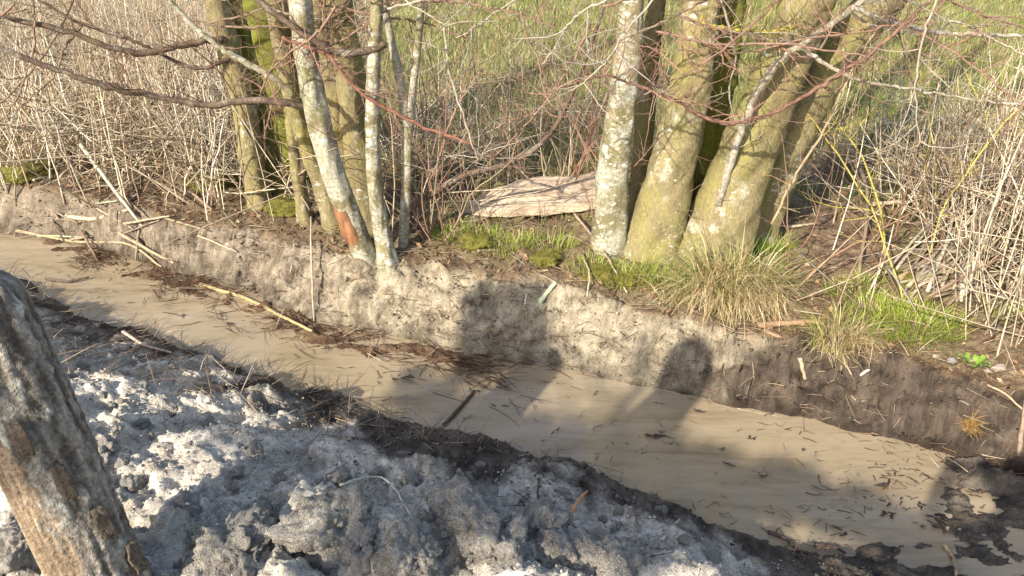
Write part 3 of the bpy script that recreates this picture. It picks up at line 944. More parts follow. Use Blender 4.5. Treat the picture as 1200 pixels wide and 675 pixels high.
# ------------------------------------------------------------------ bare shrubs of the thicket
def shrub(x, y, n, L, c, label, group, dens=7, up=0.03, lean=(0, 0, 1), spread=0.5, c2=None, rad=0.0055, level=1):
    z = gz(x, y)
    t = root('bare_shrub', (x, y, z), label, 'shrub', group)
    for k in range(n):
        a = rng.uniform(0, 2 * np.pi); s_ = rng.uniform(0.1, spread)
        d = (lean[0] + math.cos(a) * s_, lean[1] + math.sin(a) * s_, lean[2])
        cc = c2 if (c2 is not None and rng.random() < (0.14 if c2 is YEL else 0.35)) else c
        P, _d = walk((x + rng.normal(0, 0.05), y + rng.normal(0, 0.05), z - 0.02), d, L * rng.uniform(0.6, 1.25), 14, 0.10, up - 0.02)
        r = rad * rng.uniform(0.6, 1.25)
        mb = MB(); mb.tube(P, np.linspace(r, r * 0.3, len(P)), 6, vary(cc, 1)[0], cap=False)
        o = mb.build('stem', M['twig'], parent=t)
        m2 = MB(); twigs(m2, P[2:], r * 0.45, dens, L * 0.30, cc, level)
        if m2.n: m2.build('twigs', M['twig'], parent=o, loc=(0, 0, 0), kind='stuff')


for (x, y) in [(-0.5, 4.45), (-0.25, 4.85), (0.05, 5.0), (0.3, 4.95), (0.45, 5.2), (-0.1, 5.4), (-0.6, 5.1), (0.2, 5.9), (-0.8, 5.8), (-0.45, 4.35), (-0.55, 4.75), (-0.2, 5.1), (0.5, 5.6), (0.1, 5.3)]:
    shrub(x, y, 5, 1.35, RED, 'bare reddish shrub in the twiggy thicket behind the pale log', 'shrubs of the red twig thicket', c2=(0.34, 0.26, 0.18), spread=0.9, dens=6, rad=0.005)
for (x, y) in [(2.05, 4.05), (2.5, 4.5), (3.0, 4.2), (2.2, 5.2), (3.3, 5.2), (2.7, 3.6), (1.95, 3.45), (2.3, 3.9)]:
    shrub(x, y, 4, 1.3, BROWN, 'bare shrub with yellow lichen on its twigs at the right edge', 'lichened shrubs at the right', c2=YEL, spread=0.7, dens=8, rad=0.006)
for (x, y) in [(-1.9, 5.3), (-2.7, 5.9), (-2.3, 6.6), (-3.3, 5.7), (-1.2, 5.6), (-1.5, 5.0), (-2.6, 5.2)]:
    shrub(x, y, 4, 1.3, BROWN, 'bare brown shrub standing among the dead reeds on the left', 'shrubs among the left reeds', c2=RED, spread=0.9, dens=7, rad=0.006)
for (px, py) in [(690, 285), (735, 292), (935, 330)]:
    p = onground(px, py)
    shrub(p[0], p[1], 3, 0.9, RED, {690: 'red bramble canes rising at the left foot of the largest tree', 735: 'red bramble canes crossing in front of the largest tree',
          935: 'red-brown canes rising right of the large straw tussock'}[px], 'bramble canes by the largest tree', spread=0.7, dens=9, rad=0.0045)

# ------------------------------------------------------------------ pale split log
lw0 = at_y(541, 243, hit(560, 258)[1] + 0.05)
pl = onground(618, 250)
log = root('split_log', pl, 'pale pinkish split log lying behind the grass strip, left of the largest tree', 'log')
nS = 26
LV = []
x0 = hit(545, 248)[0]; x1 = at_y(722, 225, pl[1] + 0.1)[0]
for k in range(nS):
    f = k / (nS - 1)
    tap = (0.18 + 0.82 * sstep(0, 0.35, np.array(f)) ** 0.8)
    cx = x0 + (x1 - x0) * f
    cyy = pl[1] - 0.03 + 0.10 * f
    zz = gz(cx, cyy)
    sec = [(-0.17, 0.01), (-0.16, 0.05), (-0.08, 0.085), (-0.065, 0.075), (-0.05, 0.095), (0.05, 0.13), (0.13, 0.145), (0.20, 0.12), (0.21, 0.02), (0.0, -0.02)]
    for (a, b) in sec:
        j = 0.018 * mn.noise((cx * 6 + a * 7, b * 9, 2.2)) + 0.006 * mn.noise((cx * 30, a * 40, b * 30))
        LV.append((cx + 0.10 * a, cyy + a * tap + j, pl[2] + 0.005 + 0.06 * f + b * (0.35 + 0.65 * tap) + j))
ns = 10
LQ = [(k * ns + j, k * ns + (j + 1) % ns, (k + 1) * ns + (j + 1) % ns, (k + 1) * ns + j) for k in range(nS - 1) for j in range(ns)]
LV += [tuple(np.mean(LV[:ns], 0)), tuple(np.mean(LV[(nS - 1) * ns:nS * ns], 0))]
LT = [(j + 0, nS * ns, (j + 1) % ns) for j in range(ns)] + [((nS - 1) * ns + j, (nS - 1) * ns + (j + 1) % ns, nS * ns + 1) for j in range(ns)]
link('wood', mesh('wood', LV, [np.array(LQ), np.array(LT)], smooth=False), M['slab'], parent=log)

# ------------------------------------------------------------------ weathered leaning post in the foreground
M['post'] = mat_col('weathered_wood', 0.95, 90, 0.1, 0.55, 1.3, bmp=1.0)


def make_post(b0, b1, rp, label, n=170, sd=100):
    ax = unit(b1 - b0)
    post = root('leaning_post', (b0[0], b0[1], gz(b0[0], b0[1])), label, 'post', 'old posts on the near bank')
    start = b0 - ax * 0.35
    Lp = np.linalg.norm(b1 - b0) + 0.35
    Pp = start[None] + ax[None] * np.linspace(0, Lp, n)[:, None]
    u = unit(np.cross(ax, np.array([0, 1.0, 0]))); v = np.cross(ax, u)      # u ~ image right, v ~ away/up
    if u[0] < 0: u = -u
    v = unit(np.cross(u, ax))
    if v[1] > 0: v = -v                                                   # v faces the camera
    PV, PC = [], []
    for i in range(n):
        h = i / (n - 1) * Lp
        for j in range(sd):
            th = 2 * math.pi * j / sd
            cu, cv = math.cos(th), math.sin(th)
            q = (cu * 1.2, cv * 1.2, h * 1.4)
            tipf = max(0.0, 1 - (Lp - h) / 0.05)
            r = rp * (1.0 + 0.10 * mn.noise(q) + 0.05 * (abs(math.cos(1.5 * th)) - 0.5)) * (1 - 0.45 * tipf ** 2)
            barkness = cu * 1.0 - 0.02 + 0.7 * mn.noise((cu * 1.8, cv * 1.8 + 3, h * 4)) + 0.35 * mn.noise((cu * 7, cv * 7, h * 24)) + 0.9 * (h - 0.70)
            bk = max(0.0, min(1.0, barkness * 4.0))
            fib = mn.noise((cu * 18, cv * 18, h * 2.5)) + 0.6 * mn.noise((cu * 40, cv * 40, h * 7))
            cr = 0.55 * mn.fractal((cu * 7, cv * 7, h * 7), 0.5, 2.1, 5) + 0.45 * mn.fractal((cu * 5, cv * 5, h * 28), 0.6, 2.1, 4)
            r += bk * (0.009 + 0.010 * cr) + (1 - bk) * 0.006 * fib
            PV.append(Pp[i] + u * cu * r + v * cv * r + ax * tipf * (0.05 * cu * 0.6 + 0.03 * mn.noise((cu * 3, cv * 3, 5))))
            wood = np.array((0.31, 0.235, 0.165)) * (1 + 0.5 * fib) * (0.85 + 0.5 * mn.noise((cu * 3, cv * 3, h * 3)))
            gl = max(0, min(1, 0.55 + 0.8 * mn.noise((cu * 5 + 9, cv * 5, h * 7)) + 1.0 * cr))
            bark = np.array((0.10, 0.085, 0.07)) * (1 - gl) + np.array((0.30, 0.275, 0.24)) * gl
            li = max(0, min(1, (mn.noise((cu * 3, cv * 3 + 20, h * 11)) + 0.45 * cr - 0.42) * 6))
            bark = bark * (1 - li) + np.array((0.46, 0.45, 0.40)) * li
            PC.append(np.clip(wood * (1 - bk) + bark * bk, 0.02, 0.8))
    PQ = [(i * sd + j, i * sd + (j + 1) % sd, (i + 1) * sd + (j + 1) % sd, (i + 1) * sd + j) for i in range(n - 1) for j in range(sd)]
    PV.append(Pp[-1] + ax * 0.01); PC.append((0.25, 0.2, 0.15))
    PT = [((n - 1) * sd + j, (n - 1) * sd + (j + 1) % sd, n * sd) for j in range(sd)]
    link('trunk', mesh('trunk', PV, [np.array(PQ), np.array(PT)], np.array(PC)), M['post'], parent=post)
    for k in range(5):                                                      # flakes of loose bark
        i = int(n * (0.35 + 0.12 * k)); j = int(sd * (0.02 + 0.05 * k)) % sd
        c0 = np.array(PV[i * sd + j]); nrm = unit(c0 - Pp[i])
        tg = unit(np.cross(nrm, ax))
        fv = []
        for a in range(6):
            for b in range(4):
                fv.append(c0 + ax * (a - 2.5) * 0.018 + tg * (b - 1.5) * 0.013 * (1 - 0.12 * abs(a - 2.5)) + nrm * (0.010 + 0.004 * math.sin(a * 1.7 + k) + 0.012 * (b == 0)))
        fq = [(a * 4 + b, a * 4 + b + 1, a * 4 + b + 5, a * 4 + b + 4) for a in range(5) for b in range(3)]
        fo = link('bark_flake', mesh('bark_flake', fv, [np.array(fq)], np.tile(np.array([[0.13, 0.105, 0.08]]), (24, 1))), M['post'], parent=post)
        md = fo.modifiers.new('thick', 'SOLIDIFY'); md.thickness = 0.005


b0 = at_y(122, 680, 1.50); b1 = at_y(-45, 338, 1.60)
make_post(b0, b1, 0.5 * 99 / FPX * depth(0.5 * (b0 + b1)), 'thick weathered leaning post with flaking lichened bark, in the foreground spoil')
# its neighbour stands just outside the frame; its shadow crosses the water and the bank right of the middle
Wb = hit(813, 408)
pt = Wb - (1.62 - Wb[2]) / -SUND[2] * SUND
make_post(np.array([pt[0] - 0.03, pt[1] - 0.02, gz(pt[0], pt[1]) - 0.05]), pt, 0.10, 'second old post, outside the left edge, casting the narrow shadow on the bank', 60, 36)

# ------------------------------------------------------------------ clods of spoil
def clod_mesh(seed, sub, flat=0.75):
    bm = bmesh.new()
    bmesh.ops.create_icosphere(bm, subdivisions=sub, radius=1)
    for w in bm.verts:
        p = w.co.copy(); o = Vector((seed * 3.1, seed * 1.7, 0))
        d = 0.50 * mn.noise(p * 1.2 + o) + 0.30 * abs(mn.noise(p * 2.6 + o)) + 0.20 * abs(mn.noise(p * 5.5 + o)) + 0.10 * mn.fractal(p * 9 + o, 0.5, 2.1, 5)
        cell = mn.voronoi(p * 1.8 + o)[0]
        d += 0.35 * (0.4 - cell[0])
        w.co = p * (0.8 + d)
        w.co.z *= flat
    me = bpy.data.meshes.new('clod')
    bm.to_mesh(me); bm.free()
    for q in me.polygons: q.use_smooth = True
    me.materials.append(M['clay'])
    return me


import bmesh
big = [(553, 622, 46, 'tallest pale clay clod, rising in the middle of the foreground'), (384, 626, 46, 'sharp-topped pale clod near the bottom edge, right of the leaning post'),
       (297, 618, 26, 'grey clod sitting upslope of the post foot on the right'), (272, 655, 50, 'broad clod at the bottom edge beside the leaning post'),
       (632, 626, 34, 'small bright clod perched right of the tallest clod'), (592, 655, 34, 'bright white clod below the tallest clod at the bottom edge'),
       (26, 650, 34, 'pale clod left of the leaning post in the corner'), (660, 664, 38, 'sunlit clod at the bottom edge below the perched bright clod'),
       (712, 666, 32, 'rightmost sunlit clod at the bottom edge of the spoil'), (480, 655, 34, 'low grey clod at the bottom edge left of the tallest clod')]
for k, (px, py, rpx, lab) in enumerate(big):
    p = onground(px, py)
    r = rpx / FPX * depth(p)
    o = link('clay_clod', clod_mesh(k + 1, 5 if rpx > 30 else 4), label=lab, cat='clod', group='large clods of spoil', loc=[float(p[0]), float(p[1]), float(p[2] + r * 0.25)])
    o.scale = (r * 1.25, r * 1.05, r * 1.1); o.rotation_euler = (0, 0, rng.uniform(0, 6))
small = [clod_mesh(20 + k, 4, 0.8) for k in range(9)]
cnt = 0
for _ in range(4000):
    if cnt >= 80: break
    px, py = rng.uniform(0, 900), rng.uniform(400, 690)
    p = hit(px, py)
    I = ground(p[0:1], p[1:2], False)[1]
    if I['s'][0] < 0.15 or I['right'][0] > 0.5: continue
    r = rng.uniform(0.012, 0.03) if cnt > 25 else rng.uniform(0.03, 0.05)
    o = link('spoil_lump', small[cnt % 9], label='small pale lump lying on the spoil heap', cat='lump', group='lumps scattered over the spoil', loc=[float(p[0]), float(p[1]), gz(p[0], p[1]) + r * 0.05])
    o.scale = (r, r * rng.uniform(.7, 1), r * rng.uniform(.7, 1.1)); o.rotation_euler = (rng.uniform(0, 6), rng.uniform(0, 6), rng.uniform(0, 6))
    cnt += 1


def crumbs(name, mask, n, box, r0, r1, c, label):
    ico = np.array([(0, 0, 1), (0.9, 0, 0.35), (0.28, 0.85, 0.35), (-0.72, 0.53, 0.35), (-0.72, -0.53, 0.35), (0.28, -0.85, 0.35), (0, 0, -0.6)])
    tri = np.array([(0, 1, 2), (0, 2, 3), (0, 3, 4), (0, 4, 5), (0, 5, 1), (6, 2, 1), (6, 3, 2), (6, 4, 3), (6, 5, 4), (6, 1, 5)])
    x = rng.uniform(box[0], box[1], n); y = rng.uniform(box[2], box[3], n)
    z, I = ground(x, y)
    k = mask(x, y, I) > rng.random(n)
    x, y, z = x[k], y[k], z[k]; n = len(x); I = {q: w[k] for q, w in I.items()}
    r = r0 + (r1 - r0) * rng.random(n) ** 3
    V = ico[None] * r[:, None, None] * rng.uniform(0.6, 1.3, (n, 7, 3)) + np.stack([x, y, z + r * 0.25], 1)[:, None, :]
    T = (np.arange(n) * 7)[:, None, None] + tri[None]
    gcol = vary(c, n, 0.35) if not callable(c) else c(x, y, I)
    link(name, mesh(name, V.reshape(-1, 3), [T.reshape(-1, 3)], np.repeat(gcol, 7, axis=0), True), M['debris2'], kind='stuff', label=label, cat='crumbs')


M['debris2'] = mat_col('crumb', 0.95, 80, 0.1, 0.7, 1.2)
crumbs('spoil_crumbs', lambda x, y, I: (I['s'] > 0.03) * 1.0, 22000, (-2.4, 1.6, 1.2, 4.2), 0.0015, 0.009, lambda x, y, I: ground_colour(x, y, I)[0] * rng.uniform(0.45, 0.85, (len(x), 1)), 'loose crumbs of clay and soil over the spoil')
crumbs('bank_crumbs', lambda x, y, I: (I['tb'] > 0.02) * (I['beyond'] < 0.25), 26000, (-3.6, 2.6, 2.5, 5.6), 0.003, 0.013, lambda x, y, I: ground_colour(x, y, I)[0] * rng.uniform(0.45, 0.85, (len(x), 1)), 'crumbs of soil on the cut bank')

# ------------------------------------------------------------------ grasses
def scatter(n, box, maskf):
    x = rng.uniform(box[0], box[1], n); y = rng.uniform(box[2], box[3], n)
    z, I = ground(x, y)
    k = maskf(x, y, I) > rng.random(n)
    return x[k], y[k], z[k], {q: w[k] for q, w in I.items()}


def pick(cols, w, n):
    return np.array(cols, float)[rng.choice(len(cols), n, p=np.array(w) / sum(w))] * rng.uniform(0.7, 1.25, (n, 1))


# meadow: denser near, coarser far
GV = MB()
for (n, y0, y1, hw, L, w) in [(60000, 4.4, 7.5, 5.6, 0.11, 0.0045), (80000, 7.5, 11.5, 8.5, 0.12, 0.007), (60000, 11.5, 24, 17, 0.15, 0.014)]:
    x, y, z, I = scatter(n, (-hw, hw, y0, y1), lambda x, y, I: (I['beyond'] > 0.4) * (1 - 0.75 * reedzone(x, y)) * (1 - 0.95 * np.clip(path_mask(x, y) * 1.3, 0, 1)) * np.clip(0.25 + 0.75 * sstep(4.6, 6.6, y) + 0.35 * (x > 1.3), 0, 1))
    m = len(x)
    c = pick([(0.20, 0.24, 0.05), (0.28, 0.29, 0.08), (0.38, 0.34, 0.16), (0.48, 0.42, 0.24), (0.14, 0.19, 0.04)], [3, 3, 2.6, 2, 1.2], m)
    V, Q, T, C = blades(np.stack([x, y, z - 0.01], 1), L * rng.uniform(0.5, 1.4, m), rng.uniform(0, 6.28, m), np.abs(rng.normal(0.25, 0.25, m)), rng.uniform(0.1, 1.0, m), w * rng.uniform(0.7, 1.4, m), c, 2)
    GV.add(V, Q, T, C)
GV.build('meadow_grass', M['grass'], smooth=False, kind='stuff', label='olive and straw coloured meadow grass behind the trees', cat='grass')


def tuft(px, py, nb, rad, L, cols, w, droop, label, cat='grass tuft', name='grass_tuft', fwd=0.0, group=None, bw=0.004, leanm=0.5):
    p = onground(px, py)
    t = root(name, p, label, cat, group)
    for part, (cc, ww, k, fw, dr) in {'green_blades': (cols[0], w[0], nb[0], fwd * 0.3, droop * 0.8), 'dead_blades': (cols[1], w[1], nb[1], fwd, droop)}.items():
        if not k: continue
        a = rng.uniform(0, 6.28, k); rr = rad * np.sqrt(rng.random(k))
        x = p[0] + np.cos(a) * rr * 1.3; y = p[1] + np.sin(a) * rr * 0.8 - fw * rad * 0.3
        z = gzv(x, y)
        z = np.maximum(z, p[2] - 0.06)
        az = np.where(rng.random(k) < fw, rng.normal(-1.57, 0.6, k), a + rng.normal(0, 0.7, k))
        V, Q, T, C = blades(np.stack([x, y, z - 0.008], 1), L * rng.uniform(0.5, 1.25, k), az, np.abs(rng.normal(leanm, 0.3, k)), dr * rng.uniform(0.4, 1.3, k), bw * rng.uniform(0.6, 1.3, k), pick(cc, ww, k), 4)
        mb = MB(); mb.add(V, Q, T, C)
        mb.build(part, M['grass'], smooth=False, parent=t, kind='stuff')


GREEN = [(0.14, 0.24, 0.05), (0.22, 0.30, 0.06), (0.34, 0.34, 0.10)]
BRIGHT = [(0.20, 0.30, 0.03), (0.28, 0.36, 0.05), (0.34, 0.34, 0.07)]
DRY = [(0.58, 0.46, 0.26), (0.46, 0.35, 0.18), (0.66, 0.56, 0.36)]
GW = [3, 3, 2]
tuft(856, 338, (420, 1400), 0.165, 0.34, (GREEN, DRY), (GW, GW), 1.7, 'largest tussock of green and hanging straw grass below the biggest tree', 'tussock', 'grass_tussock', 0.75, leanm=0.55, bw=0.006)
tuft(795, 345, (160, 320), 0.10, 0.17, (GREEN, DRY), (GW, GW), 1.6, 'smaller straw tussock on the left of the largest tussock', 'tussock', 'grass_tussock', 0.7)
tuft(905, 292, (380, 60), 0.08, 0.11, (BRIGHT, DRY), (GW, GW), 0.9, 'bright green tuft at the right foot of the biggest tree')
tuft(985, 390, (160, 420), 0.11, 0.19, (BRIGHT, DRY), (GW, GW), 1.8, 'straw tussock hanging over the peat bank right of the exposed root', 'tussock', 'grass_tussock', 0.8)
tuft(1075, 385, (900, 160), 0.17, 0.11, (BRIGHT, DRY), (GW, GW), 1.0, 'bright green grass patch by the fallen reeds on the right')
tuft(1030, 365, (380, 80), 0.12, 0.09, (BRIGHT, DRY), (GW, GW), 1.0, 'yellowish green tuft between the straw tussock and the bright patch')
tuft(1000, 340, (260, 90), 0.10, 0.10, (BRIGHT, DRY), (GW, GW), 1.0, 'thin green tuft uphill of the straw tussock on the right')
tuft(1180, 372, (260, 120), 0.10, 0.10, (BRIGHT, DRY), (GW, GW), 1.0, 'grass tuft at the right edge below the fallen reeds')
for k, (px, py, lab) in enumerate([(560, 282, 'green tuft below the tip of the pale log'), (600, 288, 'bright grass tuft in front of the pale log, middle of three'),
                                   (645, 290, 'grass tuft in front of the pale log, nearest the largest tree'), (695, 318, 'mossy tuft at the left foot of the largest tree'),
                                   (735, 325, 'green tuft in front of the largest tree on the bank lip'), (770, 330, 'tuft between the largest tree and the straw tussocks'),
                                   (530, 275, 'low tuft right of the forked sapling')]):
    tuft(px, py, (260, 130), 0.11, 0.11, (BRIGHT, DRY), (GW, GW), 1.2, lab, fwd=0.3, group='tufts along the bank lip')
tuft(1135, 497, (0, 120), 0.02, 0.09, (DRY, [(0.42, 0.26, 0.09), (0.5, 0.34, 0.13)]), (GW, [1, 1]), 1.4, 'small orange dry tuft stuck on the dark peat bank', fwd=0.8)
# --- meadow strip on the far side, shaded green by the path
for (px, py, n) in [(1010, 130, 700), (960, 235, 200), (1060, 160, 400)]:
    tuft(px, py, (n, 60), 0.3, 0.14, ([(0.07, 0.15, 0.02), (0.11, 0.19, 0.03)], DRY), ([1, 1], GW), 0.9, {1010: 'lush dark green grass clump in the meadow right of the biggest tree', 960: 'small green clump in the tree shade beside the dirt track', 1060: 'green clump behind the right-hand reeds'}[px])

# ------------------------------------------------------------------ dead reeds
RC = [(0.48, 0.40, 0.285), (0.38, 0.305, 0.215), (0.56, 0.48, 0.36), (0.29, 0.22, 0.155), (0.60, 0.54, 0.44)]
RW = [3, 3, 2, 2, 1]


def reedbed(name, n, box, maskf, L, leanm, r, label, extra=None):
    x, y, z, I = scatter(n, box, maskf)
    m = len(x)
    lean = np.abs(rng.normal(leanm, 0.5, m)); lean = np.where(rng.random(m) < 0.30, rng.uniform(1.1, 1.5, m), lean)
    az = rng.uniform(0, 6.28, m)
    LL = L * rng.uniform(0.35, 1.3, m)
    off = rng.uniform(0, 0.35, m) * (lean > 1.0)
    V, Q, C = reeds(np.stack([x, y, z + off], 1), LL, az, lean, r * rng.uniform(0.5, 1.3, m), pick(RC, RW, m) * 1.12, 0.14)
    mb = MB(); mb.add(V, Q, None, C)
    mb.build(name, M['reed'], kind='stuff', label=label, cat='reeds')


reedbed('dead_reeds', 22000, (-8, 0.2, 4.2, 11), lambda x, y, I: (I['beyond'] > 0.05) * (x < -0.3) * reedzone(x, y) * (0.30 + 0.7 * sstep(0.1, 0.9, I['beyond'])) * (np.abs(x) < 0.8 * y + 0.6), 0.8, 0.65, 0.0048, 'dense tangle of pale dead reeds on the left of the far bank')
reedbed('dead_reeds', 4600, (1.4, 5.0, 2.9, 6.5), lambda x, y, I: (I['beyond'] > 0.22) * reedzone(x, y), 0.75, 0.22, 0.0046, 'upright pale dead reeds on the right of the far bank')
reedbed('dead_stems', 3800, (-1.4, 1.6, 4.2, 8), lambda x, y, I: (I['beyond'] > 0.25) * reedzone(x, y) * np.where((y < 4.85) & (x > -0.45) & (x < 0.7), 0.12, 1.0), 0.75, 0.4, 0.0036, 'thin dead stems among the red twigs in the middle')

# litter lying flat
def litter(name, n, box, maskf, L, r, cols, w, label, lift=0.012):
    x, y, z, I = scatter(n, box, maskf)
    m = len(x)
    V, Q, C = reeds(np.stack([x, y, z + lift * rng.random(m)], 1), L * rng.uniform(0.2, 1.3, m), rng.uniform(0, 6.28, m), rng.uniform(1.25, 1.65, m), r * rng.uniform(0.5, 1.3, m), pick(cols, w, m), 0.12)
    mb = MB(); mb.add(V, Q, None, C)
    mb.build(name, M['reed'], kind='stuff', label=label, cat='litter')


litter('twig_litter', 9000, (-4.5, 3.4, 2.6, 6.2), lambda x, y, I: (I['beyond'] > -0.04) * np.clip(1.2 - 0.4 * I['beyond'], 0.1, 1), 0.16, 0.0022, [(0.40, 0.30, 0.19), (0.22, 0.14, 0.09), (0.52, 0.44, 0.32), (0.13, 0.08, 0.055)], [2, 3, 1.2, 2], 'dead twigs and stalks littering the ground along the far bank')
litter('root_fibres', 9000, (-3.6, 2.6, 2.4, 5.5), lambda x, y, I: (I['tb'] > 0.05) * (I['beyond'] <= 0.02) * np.where(x > 0.8, 1.0, 0.45), 0.085, 0.0023, [(0.22, 0.15, 0.095), (0.42, 0.33, 0.23), (0.10, 0.06, 0.04)], [2, 1.6, 1.4], 'fine roots poking out of the cut bank')
litter('spoil_roots', 2200, (-2.5, 1.2, 1.4, 4.2), lambda x, y, I: (I['s'] > 0.05) * (I['s'] < 1.0) * 0.7, 0.10, 0.0016, [(0.16, 0.11, 0.07), (0.30, 0.24, 0.16), (0.07, 0.05, 0.04)], [2, 1, 2], 'bits of root and dead grass mixed in the near spoil')
# leaf litter
x, y, z, I = scatter(9000, (-4, 3.4, 2.7, 6), lambda x, y, I: (I['beyond'] > 0.0) * np.clip(1.1 - 0.35 * I['beyond'], 0.05, 1))
m = len(x)
lv = rng.uniform(0.008, 0.022, m); a = rng.uniform(0, 6.28, m)
du = np.stack([np.cos(a), np.sin(a), rng.normal(0, 0.35, m)], 1) * lv[:, None]; dv = np.stack([-np.sin(a), np.cos(a), rng.normal(0, 0.35, m)], 1) * lv[:, None] * 0.6
o_ = np.stack([x, y, z + 0.008], 1)
LVv = np.stack([o_ - du, o_ - dv + [0, 0, .003], o_ + du, o_ + dv + [0, 0, .003]], 1).reshape(-1, 3)
link('leaf_litter', mesh('leaf_litter', LVv, [(np.arange(m) * 4)[:, None] + np.array([[0, 1, 2, 3]])], np.repeat(pick([(0.22, 0.125, 0.07), (0.30, 0.20, 0.12), (0.14, 0.08, 0.05), (0.40, 0.30, 0.2)], [3, 2, 3, 1], m), 4, axis=0), False), M['debris2'], kind='stuff', label='brown dead leaves strewn along the far bank top', cat='litter')
# floating root mat along the foot of the far bank, left of the middle
x, y, z, I = scatter(26000, (-2.9, 0.25, 3.1, 5.2), lambda x, y, I: (y < I['Fe'] + 0.04) * (I['s'] < 0) * np.exp(-((I['Fe'] - y) / 0.20) ** 2) * np.clip(0.3 + 1.8 * fbm(x * 2.2, y * 2.2, 3, 141), 0, 1))
m = len(x)
V, Q, C = reeds(np.stack([x, y, np.full(m, ZW + 0.004) + 0.012 * rng.random(m)], 1), rng.uniform(0.04, 0.22, m), np.where(rng.random(m) < .6, rng.normal(-0.5, 0.5, m), rng.uniform(0, 6.28, m)), rng.uniform(1.45, 1.62, m), rng.uniform(0.0009, 0.0026, m), pick([(0.09, 0.045, 0.025), (0.16, 0.085, 0.05), (0.05, 0.03, 0.02), (0.30, 0.21, 0.13)], [3, 2, 2, 0.6], m), 0.15)
mb = MB(); mb.add(V, Q, None, C); mb.build('root_mat', M['reed'], kind='stuff', label='red-brown mat of washed-out roots along the water edge', cat='roots')

# ------------------------------------------------------------------ single stalks that stand out
def stalk(pts, w, label, group=None, cat='stalk', name='dead_stalk', c=STRAW, dz=0.0, Y=None, mat='reed'):
    """a stalk or stick laid over the ground along spots of the photograph (third value: height above the ground)"""
    P = []
    for q in pts:
        if Y is None:
            p = onground(q[0], q[1]); p[2] += (q[2] if len(q) > 2 else 0.01)
        else:
            p = at_y(q[0], q[1], Y)
        P.append(p)
    P = np.array(P)
    r = 0.5 * w / FPX * depth(P.mean(0))
    S = spline(P, max(8, 5 * len(P))) if len(P) > 2 else np.linspace(P[0], P[1], 8)
    S = S + rng.normal(0, min(r * 0.4, 0.0012), S.shape)
    mb = MB(); mb.tube(S, np.linspace(r, r * 0.65, len(S)), 7, vary(c, 1, 0.15)[0], wob=0.1)
    mb.build(name, M[mat], label=label, cat=cat, group=group)


PALE = (0.42, 0.35, 0.25)
stalk([(78, 255), (112, 258), (150, 248)], 6, 'thick pale stalk lying on the broken stalk heap at the left bank', c=PALE)
stalk([(105, 210, 0.25), (135, 238, 0.12), (168, 268)], 5, 'long pale stalk slanting down over the left bank to the mud', c=PALE)
stalk([(20, 272), (90, 285), (150, 288), (190, 315)], 4, 'long thin cane curving along the mud at the left water edge')
stalk([(235, 335), (290, 352), (330, 372), (366, 390)], 5, 'cane lying in the water at the foot of the left bank', c=(0.40, 0.28, 0.16))
stalk([(140, 275), (190, 303), (240, 325)], 4, 'thin cane on the brown roots left of the mud', c=(0.40, 0.30, 0.18))
stalk([(55, 330, .02), (80, 333, .02), (105, 328, .02)], 4, 'dark twig lying in the water beside the top of the post', c=(0.12, 0.08, 0.06), name='twig', cat='twig')
stalk([(632, 357), (651, 338, 0.04)], 7, 'broken white wood chip standing on the clay bank', c=(0.52, 0.47, 0.38), name='wood_chip', cat='wood chip')
stalk([(614, 365), (617, 348, 0.02)], 4, 'thin pale chip left of the white wood chip on the bank', c=(0.42, 0.37, 0.29), name='wood_chip', cat='wood chip')
stalk([(888, 384), (920, 381), (950, 379), (966, 383)], 8, 'bare root exposed in the peat below the largest tussock', c=(0.32, 0.21, 0.13), name='exposed_root', cat='root', mat='twig')
stalk([(895, 388), (905, 394), (915, 398)], 6, 'short forked root end under the exposed root', c=(0.30, 0.20, 0.13), name='exposed_root', cat='root', mat='twig')
stalk([(937, 422), (943, 447)], 6, 'pale stub of wood on the dark peat bank below the exposed root', c=(0.33, 0.26, 0.19), name='wood_chip', cat='wood chip')
stalk([(1003, 445), (1018, 436)], 4, 'white sliver of wood on the peat bank under the straw tussock', c=(0.46, 0.41, 0.33), name='wood_chip', cat='wood chip')
stalk([(975, 385), (985, 420, .02), (1000, 447)], 3, 'dry grass stem hanging down the peat bank under the straw tussock')
stalk([(1140, 447), (1175, 475, .05), (1215, 512, .05)], 3, 'thin pale stem slanting over the shaded peat at the right edge')
stalk([(1192, 536), (1193, 500, 0.1), (1194, 462, 0.2)], 6, 'short upright brown stake at the right edge of the peat bank', c=(0.25, 0.19, 0.13), name='stake', cat='stake')
stalk([(985, 170, .1), (1012, 240, .1), (1005, 330, .02)], 5, 'upright brown stem rising from the green tuft on the right', c=(0.30, 0.22, 0.13))
stalk([(1015, 245, .03), (1040, 243, .03), (1072, 241, .03)], 6, 'pale broken stick lying across the dirt track side', c=(0.55, 0.42, 0.28), name='stick', cat='stick')
stalk([(920, 268), (955, 264)], 4, 'straight stick lying on the dirt track', c=(0.42, 0.33, 0.22), name='stick', cat='stick')
stalk([(730, 284, .03), (790, 286, .05), (868, 289, .03)], 4, 'long pale stalk lying across the foot of the biggest tree', c=PALE)
stalk([(365, 247, .0), (367, 300, .1), (368, 380, .02)], 3, 'thin pale stalk hanging down the bank below the leaning tree', c=PALE)
stalk([(682, 300), (690, 330, .05), (688, 350)], 3, 'thin upright straw on the bank lip left of the largest tree')
stalk([(672, 258, .05), (705, 300, .04), (735, 345)], 3, 'long straw slanting over the bank lip in front of the largest tree', c=PALE)
stalk([(668, 610, .03), (677, 600, .05), (687, 588, .05)], 5, 'short orange stick poking from the near spoil', c=(0.45, 0.27, 0.12), name='stick', cat='stick')
stalk([(400, 578, .03), (437, 572, .05), (460, 582, .05), (480, 608, .02)], 3, 'forked straw arching over the shaded spoil', c=(0.5, 0.45, 0.36))
